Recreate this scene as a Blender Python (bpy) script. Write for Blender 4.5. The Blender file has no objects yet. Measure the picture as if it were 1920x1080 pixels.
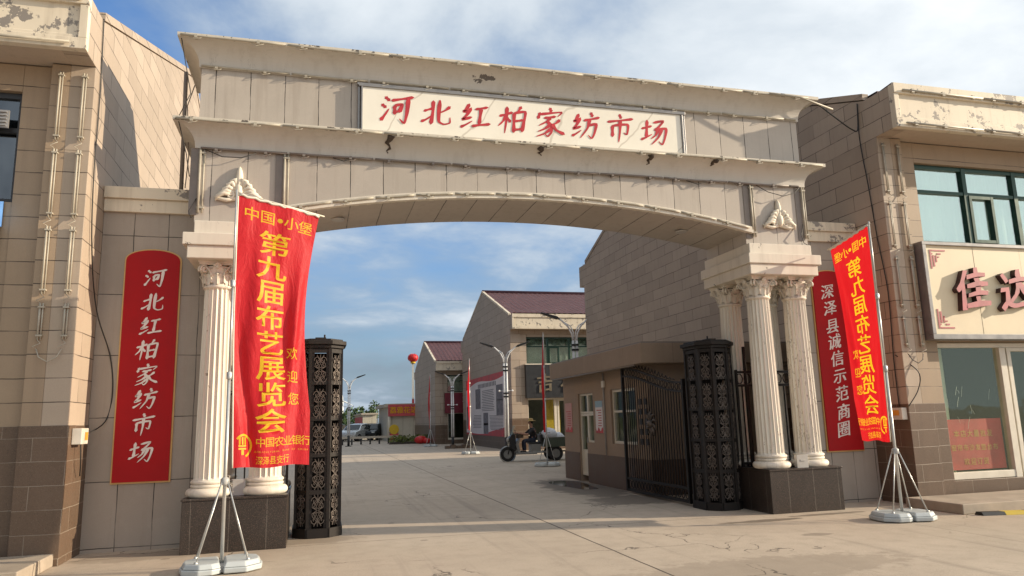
import bpy, bmesh, math, random
from mathutils import Vector, Matrix
random.seed(7)
R = math.radians
PI = math.pi
scene = bpy.context.scene
COL = scene.collection

# ------------------------------------------------------------------ camera
F, YAW, PITCH, ROLL = 1368.74, R(15.265), R(10.108), R(-1.553)
fw = Vector((math.sin(YAW)*math.cos(PITCH), math.cos(YAW)*math.cos(PITCH), math.sin(PITCH)))
rt = Vector((math.cos(YAW), -math.sin(YAW), 0)); up = rt.cross(fw)
r2 = rt*math.cos(ROLL) + up*math.sin(ROLL)
u2 = -rt*math.sin(ROLL) + up*math.cos(ROLL)
cam_d = bpy.data.cameras.new('camera'); cam = bpy.data.objects.new('camera', cam_d); COL.objects.link(cam)
cam.matrix_world = Matrix(((r2.x, u2.x, -fw.x, 0), (r2.y, u2.y, -fw.y, 0), (r2.z, u2.z, -fw.z, 1.6), (0, 0, 0, 1)))
cam_d.sensor_width = 36; cam_d.lens = F/1920*36; cam_d.clip_end = 4000; cam_d.clip_start = 0.05
scene.camera = cam
scene.render.resolution_x = 1920; scene.render.resolution_y = 1080
scene.view_settings.view_transform = 'Standard'; scene.view_settings.look = 'None'
scene.view_settings.exposure = 0.56; scene.view_settings.gamma = 1

# ------------------------------------------------------------------ light
SUN = Vector((1, -.267, .34)).normalized()
ELEV = math.asin(SUN.z); AZ = math.atan2(SUN.x, SUN.y)
sd = bpy.data.lights.new('sun', 'SUN'); sd.energy = 4.3; sd.angle = R(.6); sd.color = (1.0, .84, .63)
so = bpy.data.objects.new('sun', sd); COL.objects.link(so)
so.rotation_euler = (-SUN).to_track_quat('-Z', 'Y').to_euler(); so.location = (20, -10, 12)

w = bpy.data.worlds.new('World'); scene.world = w; w.use_nodes = True
nt = w.node_tree; N = nt.nodes; L = nt.links; N.clear()
def wn(t, **k):
    n = N.new(t)
    for a, b in k.items(): setattr(n, a, b)
    return n
def wmath(op, a, b=None, c=None, clamp=False):
    n = N.new('ShaderNodeMath'); n.operation = op; n.use_clamp = clamp
    for i, v in enumerate((a, b, c)):
        if v is None: continue
        if isinstance(v, (int, float)): n.inputs[i].default_value = v
        else: L.new(v, n.inputs[i])
    return n.outputs[0]
sky = wn('ShaderNodeTexSky', sky_type='NISHITA', sun_disc=False, sun_elevation=ELEV, sun_rotation=AZ)
sky.air_density = 1.0; sky.dust_density = .6; sky.ozone_density = 2.2
tc = wn('ShaderNodeTexCoord')
sep = wn('ShaderNodeSeparateXYZ'); L.new(tc.outputs['Generated'], sep.inputs[0])
zz = wmath('ADD', wmath('MAXIMUM', sep.outputs[2], 0.0), .22)
cx = wmath('DIVIDE', sep.outputs[0], zz); cy = wmath('DIVIDE', sep.outputs[1], zz)
cmb = wn('ShaderNodeCombineXYZ'); L.new(cx, cmb.inputs[0]); L.new(wmath('MULTIPLY', cy, 1.15), cmb.inputs[1])
def wnoise(scale, detail, rough, off, dist=.0):
    m = wn('ShaderNodeMapping'); m.inputs['Location'].default_value = off; L.new(cmb.outputs[0], m.inputs['Vector'])
    n = wn('ShaderNodeTexNoise'); n.inputs['Scale'].default_value = scale; n.inputs['Detail'].default_value = detail
    n.inputs['Roughness'].default_value = rough; n.inputs['Distortion'].default_value = dist
    L.new(m.outputs[0], n.inputs['Vector']); return n.outputs['Fac']
n1 = wnoise(1.15, 7, .52, (3.1, 1.7, 0), .25)
n2 = wnoise(3.2, 6, .6, (8.3, 2.2, 0), .3)
# more cloud rightwards and higher up; unseen cloud added behind brightens window reflections
bias = wmath('ADD', wmath('ADD', wmath('MULTIPLY', sep.outputs[0], .34), wmath('MULTIPLY', sep.outputs[2], .30)), wmath('MULTIPLY', wmath('MAXIMUM', wmath('MULTIPLY', sep.outputs[1], -1.0), 0.0), .35))
cl = wmath('ADD', wmath('ADD', wmath('MULTIPLY', n1, .86), wmath('MULTIPLY', n2, .30)), bias)
mr = wn('ShaderNodeMapRange'); mr.inputs[1].default_value = .525; mr.inputs[2].default_value = .83; mr.interpolation_type = 'SMOOTHSTEP'
L.new(cl, mr.inputs[0])
mr2 = wn('ShaderNodeMapRange'); mr2.inputs[1].default_value = .66; mr2.inputs[2].default_value = 1.02; L.new(cl, mr2.inputs[0])
cr = wn('ShaderNodeMix', data_type='RGBA')
cr.inputs[6].default_value = (2.3, 2.9, 3.6, 1); cr.inputs[7].default_value = (5.9, 6.15, 6.3, 1)
L.new(mr2.outputs[0], cr.inputs[0])
sk2 = wn('ShaderNodeMix', data_type='RGBA', blend_type='MULTIPLY'); sk2.inputs[0].default_value = 1
L.new(sky.outputs[0], sk2.inputs[6]); sk2.inputs[7].default_value = (.74, .98, 1.26, 1)
# grey-blue bank of low cloud along the horizon
low = wn('ShaderNodeMapRange'); low.inputs[1].default_value = .31; low.inputs[2].default_value = .05; L.new(sep.outputs[2], low.inputs[0])
lowf = wmath('MULTIPLY', low.outputs[0], wmath('ADD', .62, wmath('MULTIPLY', n2, .55)), clamp=True)
sk3 = wn('ShaderNodeMix', data_type='RGBA'); L.new(lowf, sk3.inputs[0]); L.new(sk2.outputs[2], sk3.inputs[6]); sk3.inputs[7].default_value = (1.45, 1.82, 2.25, 1)
mx = wn('ShaderNodeMix', data_type='RGBA'); L.new(mr.outputs[0], mx.inputs[0]); L.new(sk3.outputs[2], mx.inputs[6]); L.new(cr.outputs[2], mx.inputs[7])
# darkening added to the out-of-view sky to cut fill on shaded walls
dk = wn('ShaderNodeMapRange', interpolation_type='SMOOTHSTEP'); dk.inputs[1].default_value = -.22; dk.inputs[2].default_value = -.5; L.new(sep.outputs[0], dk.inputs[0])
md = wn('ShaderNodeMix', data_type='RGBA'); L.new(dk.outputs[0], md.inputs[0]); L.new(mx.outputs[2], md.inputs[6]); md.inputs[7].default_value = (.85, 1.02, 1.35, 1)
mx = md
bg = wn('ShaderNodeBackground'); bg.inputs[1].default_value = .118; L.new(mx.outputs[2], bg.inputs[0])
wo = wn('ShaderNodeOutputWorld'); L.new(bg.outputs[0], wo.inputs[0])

# ------------------------------------------------------------------ materials
class NT:
    def __init__(s, name):
        s.m = bpy.data.materials.new(name); s.m.use_nodes = True; s.t = s.m.node_tree
        s.b = s.t.nodes['Principled BSDF']; s.o = s.t.nodes['Material Output']
    def n(s, t, **k):
        x = s.t.nodes.new(t)
        for a, b in k.items(): setattr(x, a, b)
        return x
    def set(s, inp, v):
        if hasattr(v, 'is_linked') or isinstance(v, bpy.types.NodeSocket): s.t.links.new(v, inp)
        else:
            try: inp.default_value = v
            except Exception: inp.default_value = (*v, 1)
    def math(s, op, a, b=0.0, c=0.0, clamp=False):
        x = s.n('ShaderNodeMath', operation=op, use_clamp=clamp)
        for i, v in enumerate((a, b, c)): s.set(x.inputs[i], v)
        return x.outputs[0]
    def mix(s, f, a, b, mode='MIX'):
        x = s.n('ShaderNodeMix', data_type='RGBA', blend_type=mode)
        s.set(x.inputs[0], f)
        for i, v in ((6, a), (7, b)):
            if isinstance(v, tuple): x.inputs[i].default_value = (*v[:3], 1)
            else: s.t.links.new(v, x.inputs[i])
        return x.outputs[2]
    def pos(s): return s.n('ShaderNodeNewGeometry').outputs['Position']
    def obj(s): return s.n('ShaderNodeTexCoord').outputs['Object']
    def mapv(s, v, scale, loc=(0, 0, 0)):
        x = s.n('ShaderNodeMapping'); s.t.links.new(v, x.inputs[0]); x.inputs['Scale'].default_value = scale; x.inputs['Location'].default_value = loc
        return x.outputs[0]
    def noise(s, v, scale, detail=4, rough=.55, dist=0):
        x = s.n('ShaderNodeTexNoise'); s.t.links.new(v, x.inputs['Vector'])
        x.inputs['Scale'].default_value = scale; x.inputs['Detail'].default_value = detail; x.inputs['Roughness'].default_value = rough
        x.inputs['Distortion'].default_value = dist
        return x.outputs['Fac']
    def rng(s, v, a, b, c=0.0, d=1.0, smooth=False):
        x = s.n('ShaderNodeMapRange'); s.set(x.inputs[0], v)
        for i, q in enumerate((a, b, c, d)): x.inputs[i+1].default_value = q
        if smooth: x.interpolation_type = 'SMOOTHSTEP'
        return x.outputs[0]
    def bump(s, h, strength=.3, dist=.01):
        x = s.n('ShaderNodeBump'); s.t.links.new(h, x.inputs['Height']); x.inputs['Strength'].default_value = strength; x.inputs['Distance'].default_value = dist
        s.t.links.new(x.outputs[0], s.b.inputs['Normal'])
    def col(s, v): s.set(s.b.inputs['Base Color'], v if not isinstance(v, tuple) else (*v[:3], 1))
    def fin(s, rough=.6, metal=0.0, spec=None):
        s.set(s.b.inputs['Roughness'], rough); s.b.inputs['Metallic'].default_value = metal
        if spec is not None: s.b.inputs['Specular IOR Level'].default_value = spec
        return s.m

def sc(c, k): return tuple(min(1, x*k) for x in c)
def plain(name, c, rough=.5, metal=0.0, var=.12, vs=6, bump=0.0, spec=None, objspace=True):
    s = NT(name); v = s.obj() if objspace else s.pos()
    n = s.noise(v, vs, 5, .6)
    s.col(s.mix(s.rng(n, .3, .7), sc(c, 1-var), sc(c, 1+var)))
    if bump: s.bump(s.noise(v, vs*8, 3), bump, .005)
    return s.fin(s.rng(n, .3, .7, rough*.85, min(1, rough*1.15)), metal, spec)

def wallvec(s):
    """world-position vector laid on axis-aligned walls: (along the wall, up)"""
    p = s.n('ShaderNodeSeparateXYZ'); g = s.n('ShaderNodeNewGeometry'); s.t.links.new(g.outputs['Position'], p.inputs[0])
    q = s.n('ShaderNodeSeparateXYZ'); s.t.links.new(g.outputs['True Normal'], q.inputs[0])
    ax = s.math('GREATER_THAN', s.math('ABSOLUTE', q.outputs[0]), .6)
    az = s.math('GREATER_THAN', s.math('ABSOLUTE', q.outputs[2]), .6)
    def lerp(f, a, b): return s.math('ADD', a, s.math('MULTIPLY', f, s.math('SUBTRACT', b, a)))
    c = s.n('ShaderNodeCombineXYZ')
    s.t.links.new(lerp(ax, p.outputs[0], p.outputs[1]), c.inputs[0])
    s.t.links.new(lerp(az, p.outputs[2], p.outputs[1]), c.inputs[1])
    return c.outputs[0], g.outputs['Position']

def cladding(name, c, bw, bh, off=.5, mortar=.006, joint=(.03, .026, .022), var=.1, loc=(0, 0, 0), dirt=.25, rough=.55, streak=.12, stain=(.2, .15, .11)):
    s = NT(name); v, p = wallvec(s)
    wob = s.n('ShaderNodeTexNoise'); s.t.links.new(p, wob.inputs['Vector']); wob.inputs['Scale'].default_value = 2.3; wob.inputs['Detail'].default_value = 4
    w1 = s.n('ShaderNodeVectorMath', operation='SCALE'); s.t.links.new(wob.outputs['Color'], w1.inputs[0]); w1.inputs['Scale'].default_value = .022
    w2 = s.n('ShaderNodeVectorMath', operation='ADD'); s.t.links.new(s.mapv(v, (1, 1, 1), (loc[0]-.011, loc[1]-.011, 0)), w2.inputs[0]); s.t.links.new(w1.outputs[0], w2.inputs[1])
    br = s.n('ShaderNodeTexBrick'); s.t.links.new(w2.outputs[0], br.inputs['Vector'])
    br.offset = off; br.inputs['Scale'].default_value = 1; br.inputs['Mortar Size'].default_value = mortar; br.inputs['Mortar Smooth'].default_value = .1
    br.inputs['Brick Width'].default_value = bw; br.inputs['Row Height'].default_value = bh; br.inputs['Bias'].default_value = 0
    br.inputs['Color1'].default_value = (c[0]*(1-var), c[1]*(1-var*1.1), c[2]*(1-var*1.3), 1); br.inputs['Color2'].default_value = (*sc(c, 1+var), 1); br.inputs['Mortar'].default_value = (*c, 1)
    n = s.noise(p, 1.3, 6, .6); n2 = s.noise(s.mapv(p, (9, 9, .55)), 1.0, 6, .62); n3 = s.noise(p, 60, 3, .6); n4 = s.noise(p, 4.5, 6, .7); n5 = s.noise(s.mapv(p, (24, 24, 1.1)), 1.0, 4, .6)
    col = s.mix(s.rng(n, .42, .78, 0, dirt), br.outputs['Color'], sc(c, .62))
    col = s.mix(s.rng(n4, .5, .8, 0, dirt), col, tuple(min(1, x*1.18+.02) for x in c))
    col = s.mix(s.rng(n2, .53, .78, 0, streak*2.2), col, stain)
    col = s.mix(s.rng(n5, .6, .8, 0, streak*1.6), col, stain)
    col = s.mix(s.rng(n3, .3, .7, 0, .25), col, sc(c, .68))
    jf = s.math('MULTIPLY', br.outputs['Fac'], s.rng(s.noise(p, 1.9, 4, .6), .34, .56, .30, 1.0))
    col = s.mix(jf, col, joint)
    s.col(col)
    s.bump(s.math('SUBTRACT', s.math('MULTIPLY', n3, .15), br.outputs['Fac']), .5, .008)
    return s.fin(rough)

def worn(name, c, under=(.16, .145, .13), amt=.62, rough=.6, streak=.25, scale=5.0, patch=None, crack=.18):
    """painted moulding with flaked-off patches and rain streaks"""
    s = NT(name); p = s.pos()
    n = s.noise(p, scale, 7, .68); n2 = s.noise(s.mapv(p, (7, 7, .6)), 1.0, 6, .62); n3 = s.noise(p, 1.1, 4, .5)
    col = s.mix(s.rng(n3, .35, .7, 0, .35), c, sc(c, .78))
    col = s.mix(s.rng(n2, .5, .78, 0, streak), col, (.22, .17, .12))
    ck = s.noise(s.mapv(p, (3.2, 3.2, .8)), 1.0, 5, .6)
    col = s.mix(s.math('MULTIPLY', s.math('LESS_THAN', s.math('ABSOLUTE', s.math('SUBTRACT', ck, .5)), .0035), s.rng(s.noise(p, .9, 3), .50, .58, 0, crack)), col, sc(under, .55))
    m = s.rng(n, amt, amt+.02)
    if patch:
        (px, py, pz), (sx, sy, sz) = patch
        d = s.n('ShaderNodeVectorMath', operation='LENGTH')
        s.t.links.new(s.mapv(p, (1/sx, 1/sy, 1/sz), (-px/sx, -py/sy, -pz/sz)), d.inputs[0])
        pn = s.math('ADD', s.noise(p, 9, 4, .6), s.rng(d.outputs['Value'], .2, 1.1, .15, -.35))
        m = s.math('MAXIMUM', m, s.rng(pn, .58, .60))
    col = s.mix(m, col, under)
    s.col(col); s.bump(s.math('SUBTRACT', s.math('MULTIPLY', n, .2), m), .35, .006)
    return s.fin(rough)

M = {}
M['gate'] = cladding('gate_stone', (.46, .412, .36), .475, 40.0, 0, .007, (.035, .027, .022), .07, (.02+.475*20, 20.3, 0), .3, .5, .16)
M['soffit'] = cladding('soffit_stone', (.40, .325, .26), 1.05, 60, 0, .012, (.05, .04, .03), .04, (.38+10.5, 20, 0), .3, .6, 0)
M['wing'] = cladding('wing_stone', (.36, .31, .262), .45, .85, 0, .006, (.035, .028, .024), .07, (.27+9, 4.2, 0), .3, .6, .12)
M['block'] = cladding('facade_block', (.425, .345, .268), .9, .298, .5, .006, (.05, .036, .026), .12, (.2, .12+3, 0), .25, .6, .10)
M['block_far'] = cladding('far_facade_block', (.42, .345, .275), .9, .45, .5, .012, (.20, .15, .11), .07, (.2, .12+3, 0), .25, .6, .05)
M['block_front'] = cladding('front_block', (.355, .265, .18), 60, .298, 0, .006, (.05, .036, .026), .06, (33, .12+3, 0), .25, .55, .12)
M['brown'] = cladding('brown_granite', (.135, .088, .058), .75, .285, .5, .005, (.27, .22, .17), .12, (.3, .045+3, 0), .4, .42, .14, (.06, .045, .03))
M['granite'] = cladding('plinth_granite', (.040, .031, .026), .465, 5, 0, .005, (.15, .13, .11), .1, (.10+9.3, 2, 0), .5, .3, .14, (.02, .016, .012))
def speckle(m, c1, c2, amt):
    t = m.node_tree; b = t.nodes['Principled BSDF']; src = b.inputs['Base Color'].links[0].from_socket
    g = t.nodes.new('ShaderNodeNewGeometry')
    for scale, c, th in ((95, c1, .60), (70, c2, .63)):
        n = t.nodes.new('ShaderNodeTexNoise'); t.links.new(g.outputs['Position'], n.inputs['Vector']); n.inputs['Scale'].default_value = scale; n.inputs['Detail'].default_value = 2
        r = t.nodes.new('ShaderNodeMapRange'); t.links.new(n.outputs['Fac'], r.inputs[0]); r.inputs[1].default_value = th; r.inputs[2].default_value = th+.03; r.inputs[4].default_value = amt
        x = t.nodes.new('ShaderNodeMix'); x.data_type = 'RGBA'; t.links.new(r.outputs[0], x.inputs[0]); t.links.new(src, x.inputs[6]); x.inputs[7].default_value = (*c, 1); src = x.outputs[2]
    t.links.new(src, b.inputs['Base Color'])
speckle(M['granite'], (.16, .11, .085), (.008, .007, .006), .8)
speckle(M['brown'], (.22, .16, .11), (.04, .028, .02), .45)
M['cream'] = worn('cream_paint', (.70, .645, .55), amt=.655, scale=4)
M['cornice'] = worn('cornice_paint', (.575, .54, .485), under=(.13, .115, .105), amt=.73, scale=3.2, patch=((2.45, 10.4, 6.86), (.62, .5, .16)))
M['lip'] = worn('lip_paint', (.62, .57, .48), under=(.10, .085, .07), amt=.57, scale=7)
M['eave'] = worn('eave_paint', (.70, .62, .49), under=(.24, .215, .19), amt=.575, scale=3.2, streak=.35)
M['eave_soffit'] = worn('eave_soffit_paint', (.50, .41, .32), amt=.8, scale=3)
M['column'] = worn('column_paint', (.76, .71, .61), under=(.34, .28, .21), amt=.665, scale=6, streak=.55, crack=.7)
M['tube'] = plain('light_tube_plastic', (.40, .365, .295), .5, 0, .15, 8)
M['stain'] = plain('bare_dark_render', (.075, .055, .042), .9, 0, .4, 20)
M['wire'] = plain('black_cable', (.02, .018, .016), .5)
M['trim'] = plain('grey_trim', (.20, .17, .15), .5)
M['ornament'] = worn('ornament_plaster', (.76, .70, .58), amt=.75, scale=12)
M['red_board'] = plain('red_board_paint', (.36, .006, .009), .5, 0, .10, 2, spec=.2)
M['gold'] = plain('gold_edge', (.55, .33, .12), .4, .3)
M['white_letter'] = plain('white_letter', (.72, .66, .62), .45, 0, .1, 6)
M['red_letter'] = plain('red_letter_paint', (.46, .022, .03), .4, 0, .2, 7)
M['pink_face'] = plain('faded_pink_letter', (.43, .12, .135), .5, 0, .2, 6)
M['letter_side'] = plain('letter_side_brown', (.045, .014, .012), .5)
M['iron'] = plain('dark_iron', (.011, .0075, .006), .6, .2, .3, 9)
M['lattice'] = plain('cast_scrollwork', (.115, .095, .082), .5, .4, .25, 11)
M['filigree'] = plain('filigree_plate', (.012, .0085, .007), .6, .2, .5, 30, .8)
M['green_frame'] = plain('green_aluminium', (.018, .052, .038), .35, .3)
M['white_frame'] = plain('white_window_frame', (.68, .63, .53), .4, 0, .06)
M['grey_frame'] = plain('grey_sign_frame', (.24, .235, .235), .4, .4)
M['sign_cream'] = plain('cream_sign_board', (.70, .60, .42), .5, 0, .05, 2)
M['pole'] = plain('galvanised_pole', (.55, .55, .53), .35, .6, .1)
M['plastic'] = plain('white_plastic', (.47, .50, .50), .4, 0, .06, 5)
M['black'] = plain('black_plastic', (.015, .015, .016), .45)
M['rubber'] = plain('black_rubber', (.018, .018, .019), .8)
M['curtain'] = plain('pale_curtain', (.80, .84, .76), .8, 0, .06, 3)
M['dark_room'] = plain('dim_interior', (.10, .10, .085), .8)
M['yellow_cloth'] = plain('yellow_curtain', (.62, .42, .03), .8)
M['box_white'] = plain('meter_box_paint', (.62, .58, .50), .4)
M['orange'] = plain('orange_label', (.75, .32, .04), .5)
M['grey_box'] = plain('grey_junction_box', (.40, .39, .37), .4)
M['yellow_paint'] = plain('yellow_rubber', (.58, .42, .04), .7)
M['maroon'] = plain('maroon_sign', (.16, .012, .028), .4)
M['charcoal'] = plain('charcoal_sign', (.028, .03, .034), .4)
M['bronze_letter'] = plain('bronze_letter', (.26, .22, .16), .4, .6)
M['blue_sign'] = plain('blue_awning', (.12, .28, .62), .45)
M['louvre'] = plain('metal_louvre', (.35, .34, .33), .4, .5)
M['booth'] = plain('booth_render', (.33, .245, .18), .75, 0, .08, 3, .15, objspace=False)
M['booth_base'] = plain('booth_brown_base', (.12, .073, .046), .55, 0, .12, 3, objspace=False)
M['booth_roof'] = cladding('booth_roof_slab', (.30, .225, .165), 1.2, .45, 0, .005, (.2, .14, .1), .05, (.3, .1, 0), .4, .7, .2)
M['white_wall'] = cladding('whitewash_wall', (.58, .55, .46), .9, 5, 0, .02, (.28, .25, .19), .05, (0, 1, 0), .4, .8, .25)
M['steel_car'] = plain('silver_car_paint', (.55, .57, .58), .25, .5)
M['dark_car'] = plain('black_car_paint', (.02, .022, .025), .2, .3)
M['car_glass'] = plain('dark_car_glass', (.02, .025, .03), .08)
M['trike_green'] = plain('grey_green_steel', (.085, .105, .08), .5, .3)
M['trike_grey'] = plain('grey_steel', (.28, .28, .27), .45, .5)
M['sack'] = plain('white_sack', (.60, .62, .66), .8, 0, .1, 8)
M['skin'] = plain('skin', (.36, .19, .13), .6)
M['shirt'] = plain('black_shirt', (.02, .018, .02), .8)
M['trousers'] = plain('dark_blue_trousers', (.018, .024, .045), .8)
M['hat'] = plain('straw_hat', (.40, .27, .10), .8)
M['hair'] = plain('black_hair', (.01, .009, .008), .6)
M['bark'] = plain('bark', (.09, .065, .045), .9)
M['leaf'] = plain('leaf_green', (.045, .085, .025), .7, 0, .45, 1.2)
M['leaf_yellow'] = plain('leaf_yellow_green', (.14, .17, .035), .7, 0, .5, 1.5)
M['tower'] = plain('white_steel', (.72, .73, .74), .5)
M['concrete'] = plain('pale_concrete', (.45, .40, .33), .8, 0, .12, 3, .2, objspace=False)
M['step'] = plain('step_concrete', (.36, .30, .235), .8, 0, .18, 3, .3, objspace=False)
M['ballon_red'] = plain('red_balloon', (.55, .02, .02), .45)
M['photo_dark'] = plain('poster_photo', (.16, .15, .17), .6, 0, .6, 4)
M['poster_pale'] = plain('poster_paper', (.72, .68, .69), .6, 0, .05, 1)
M['poster_red'] = plain('poster_red', (.50, .07, .08), .6, 0, .3, 1.5)
M['poster_pink'] = plain('poster_pink', (.55, .30, .28), .6)
M['poster_blue'] = plain('poster_blue', (.30, .45, .55), .6)

def tile_mat():
    s = NT('clay_roof_tile'); v = s.obj()
    n = s.noise(v, 2.5, 4); s.col(s.mix(s.rng(n, .3, .7), (.085, .036, .046), (.13, .055, .062)))
    return s.fin(.5)
M['tile'] = tile_mat()

def marble():
    s = NT('white_marble'); p = s.pos()
    d = s.n('ShaderNodeTexWave', wave_type='BANDS', bands_direction='DIAGONAL')
    s.t.links.new(s.mapv(p, (.9, .02, -.75)), d.inputs['Vector']); d.inputs['Scale'].default_value = .55; d.inputs['Distortion'].default_value = 3.5; d.inputs['Detail'].default_value = 4; d.inputs['Detail Scale'].default_value = 1.2
    v = s.rng(d.outputs['Fac'], .0, .004, .5, 0)
    n = s.noise(p, 2, 4)
    s.col(s.mix(v, s.mix(s.rng(n, .3, .7), (.78, .74, .64), (.85, .81, .71)), (.38, .32, .25)))
    return s.fin(.3)
M['marble'] = marble()

def cloth():
    s = NT('red_banner_cloth'); v = s.obj()
    n = s.noise(v, 3, 4); s.col(s.mix(s.rng(n, .3, .7), (.60, .010, .018), (.68, .015, .026)))
    s.fin(.55)
    tr = s.n('ShaderNodeBsdfTranslucent'); tr.inputs[0].default_value = (.72, .008, .016, 1)
    ms = s.n('ShaderNodeMixShader'); ms.inputs[0].default_value = .38
    s.t.links.new(s.b.outputs[0], ms.inputs[1]); s.t.links.new(tr.outputs[0], ms.inputs[2]); s.t.links.new(ms.outputs[0], s.o.inputs[0])
    s.bump(s.noise(s.mapv(v, (7, 7, 2.2)), 1.0, 6, .6, 1.2), .55, .035)
    return s.m
M['cloth'] = cloth()
def ink():
    s = NT('yellow_banner_ink'); s.col((.80, .50, .015)); s.fin(.55)
    tr = s.n('ShaderNodeBsdfTranslucent'); tr.inputs[0].default_value = (.95, .62, .02, 1)
    ms = s.n('ShaderNodeMixShader'); ms.inputs[0].default_value = .4
    s.t.links.new(s.b.outputs[0], ms.inputs[1]); s.t.links.new(tr.outputs[0], ms.inputs[2]); s.t.links.new(ms.outputs[0], s.o.inputs[0])
    return s.m
M['ink'] = ink()

def glass(name, tint, refl, fac):
    s = NT(name); s.t.nodes.remove(s.b)
    t = s.n('ShaderNodeBsdfTransparent'); t.inputs[0].default_value = (*tint, 1)
    g = s.n('ShaderNodeBsdfGlossy'); g.inputs[0].default_value = (*refl, 1); g.inputs['Roughness'].default_value = .03
    v = s.obj(); bp = s.n('ShaderNodeBump'); s.t.links.new(s.noise(v, 1.6, 2), bp.inputs['Height']); bp.inputs['Strength'].default_value = .12; bp.inputs['Distance'].default_value = .05
    s.t.links.new(bp.outputs[0], g.inputs['Normal'])
    m = s.n('ShaderNodeMixShader'); m.inputs[0].default_value = fac
    s.t.links.new(t.outputs[0], m.inputs[1]); s.t.links.new(g.outputs[0], m.inputs[2]); s.t.links.new(m.outputs[0], s.o.inputs[0])
    return s.m
M['glass_up'] = glass('mint_window_glass', (.93, .98, .95), (.86, 1.0, .96), .42)
M['glass_dark'] = glass('grey_window_glass', (.35, .38, .40), (.38, .42, .46), .35)
M['glass_shop'] = glass('shop_window_glass', (.92, .95, .90), (.70, .80, .74), .065)
M['film'] = plain('clear_film_crease', (.7, .7, .66), .2)

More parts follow.
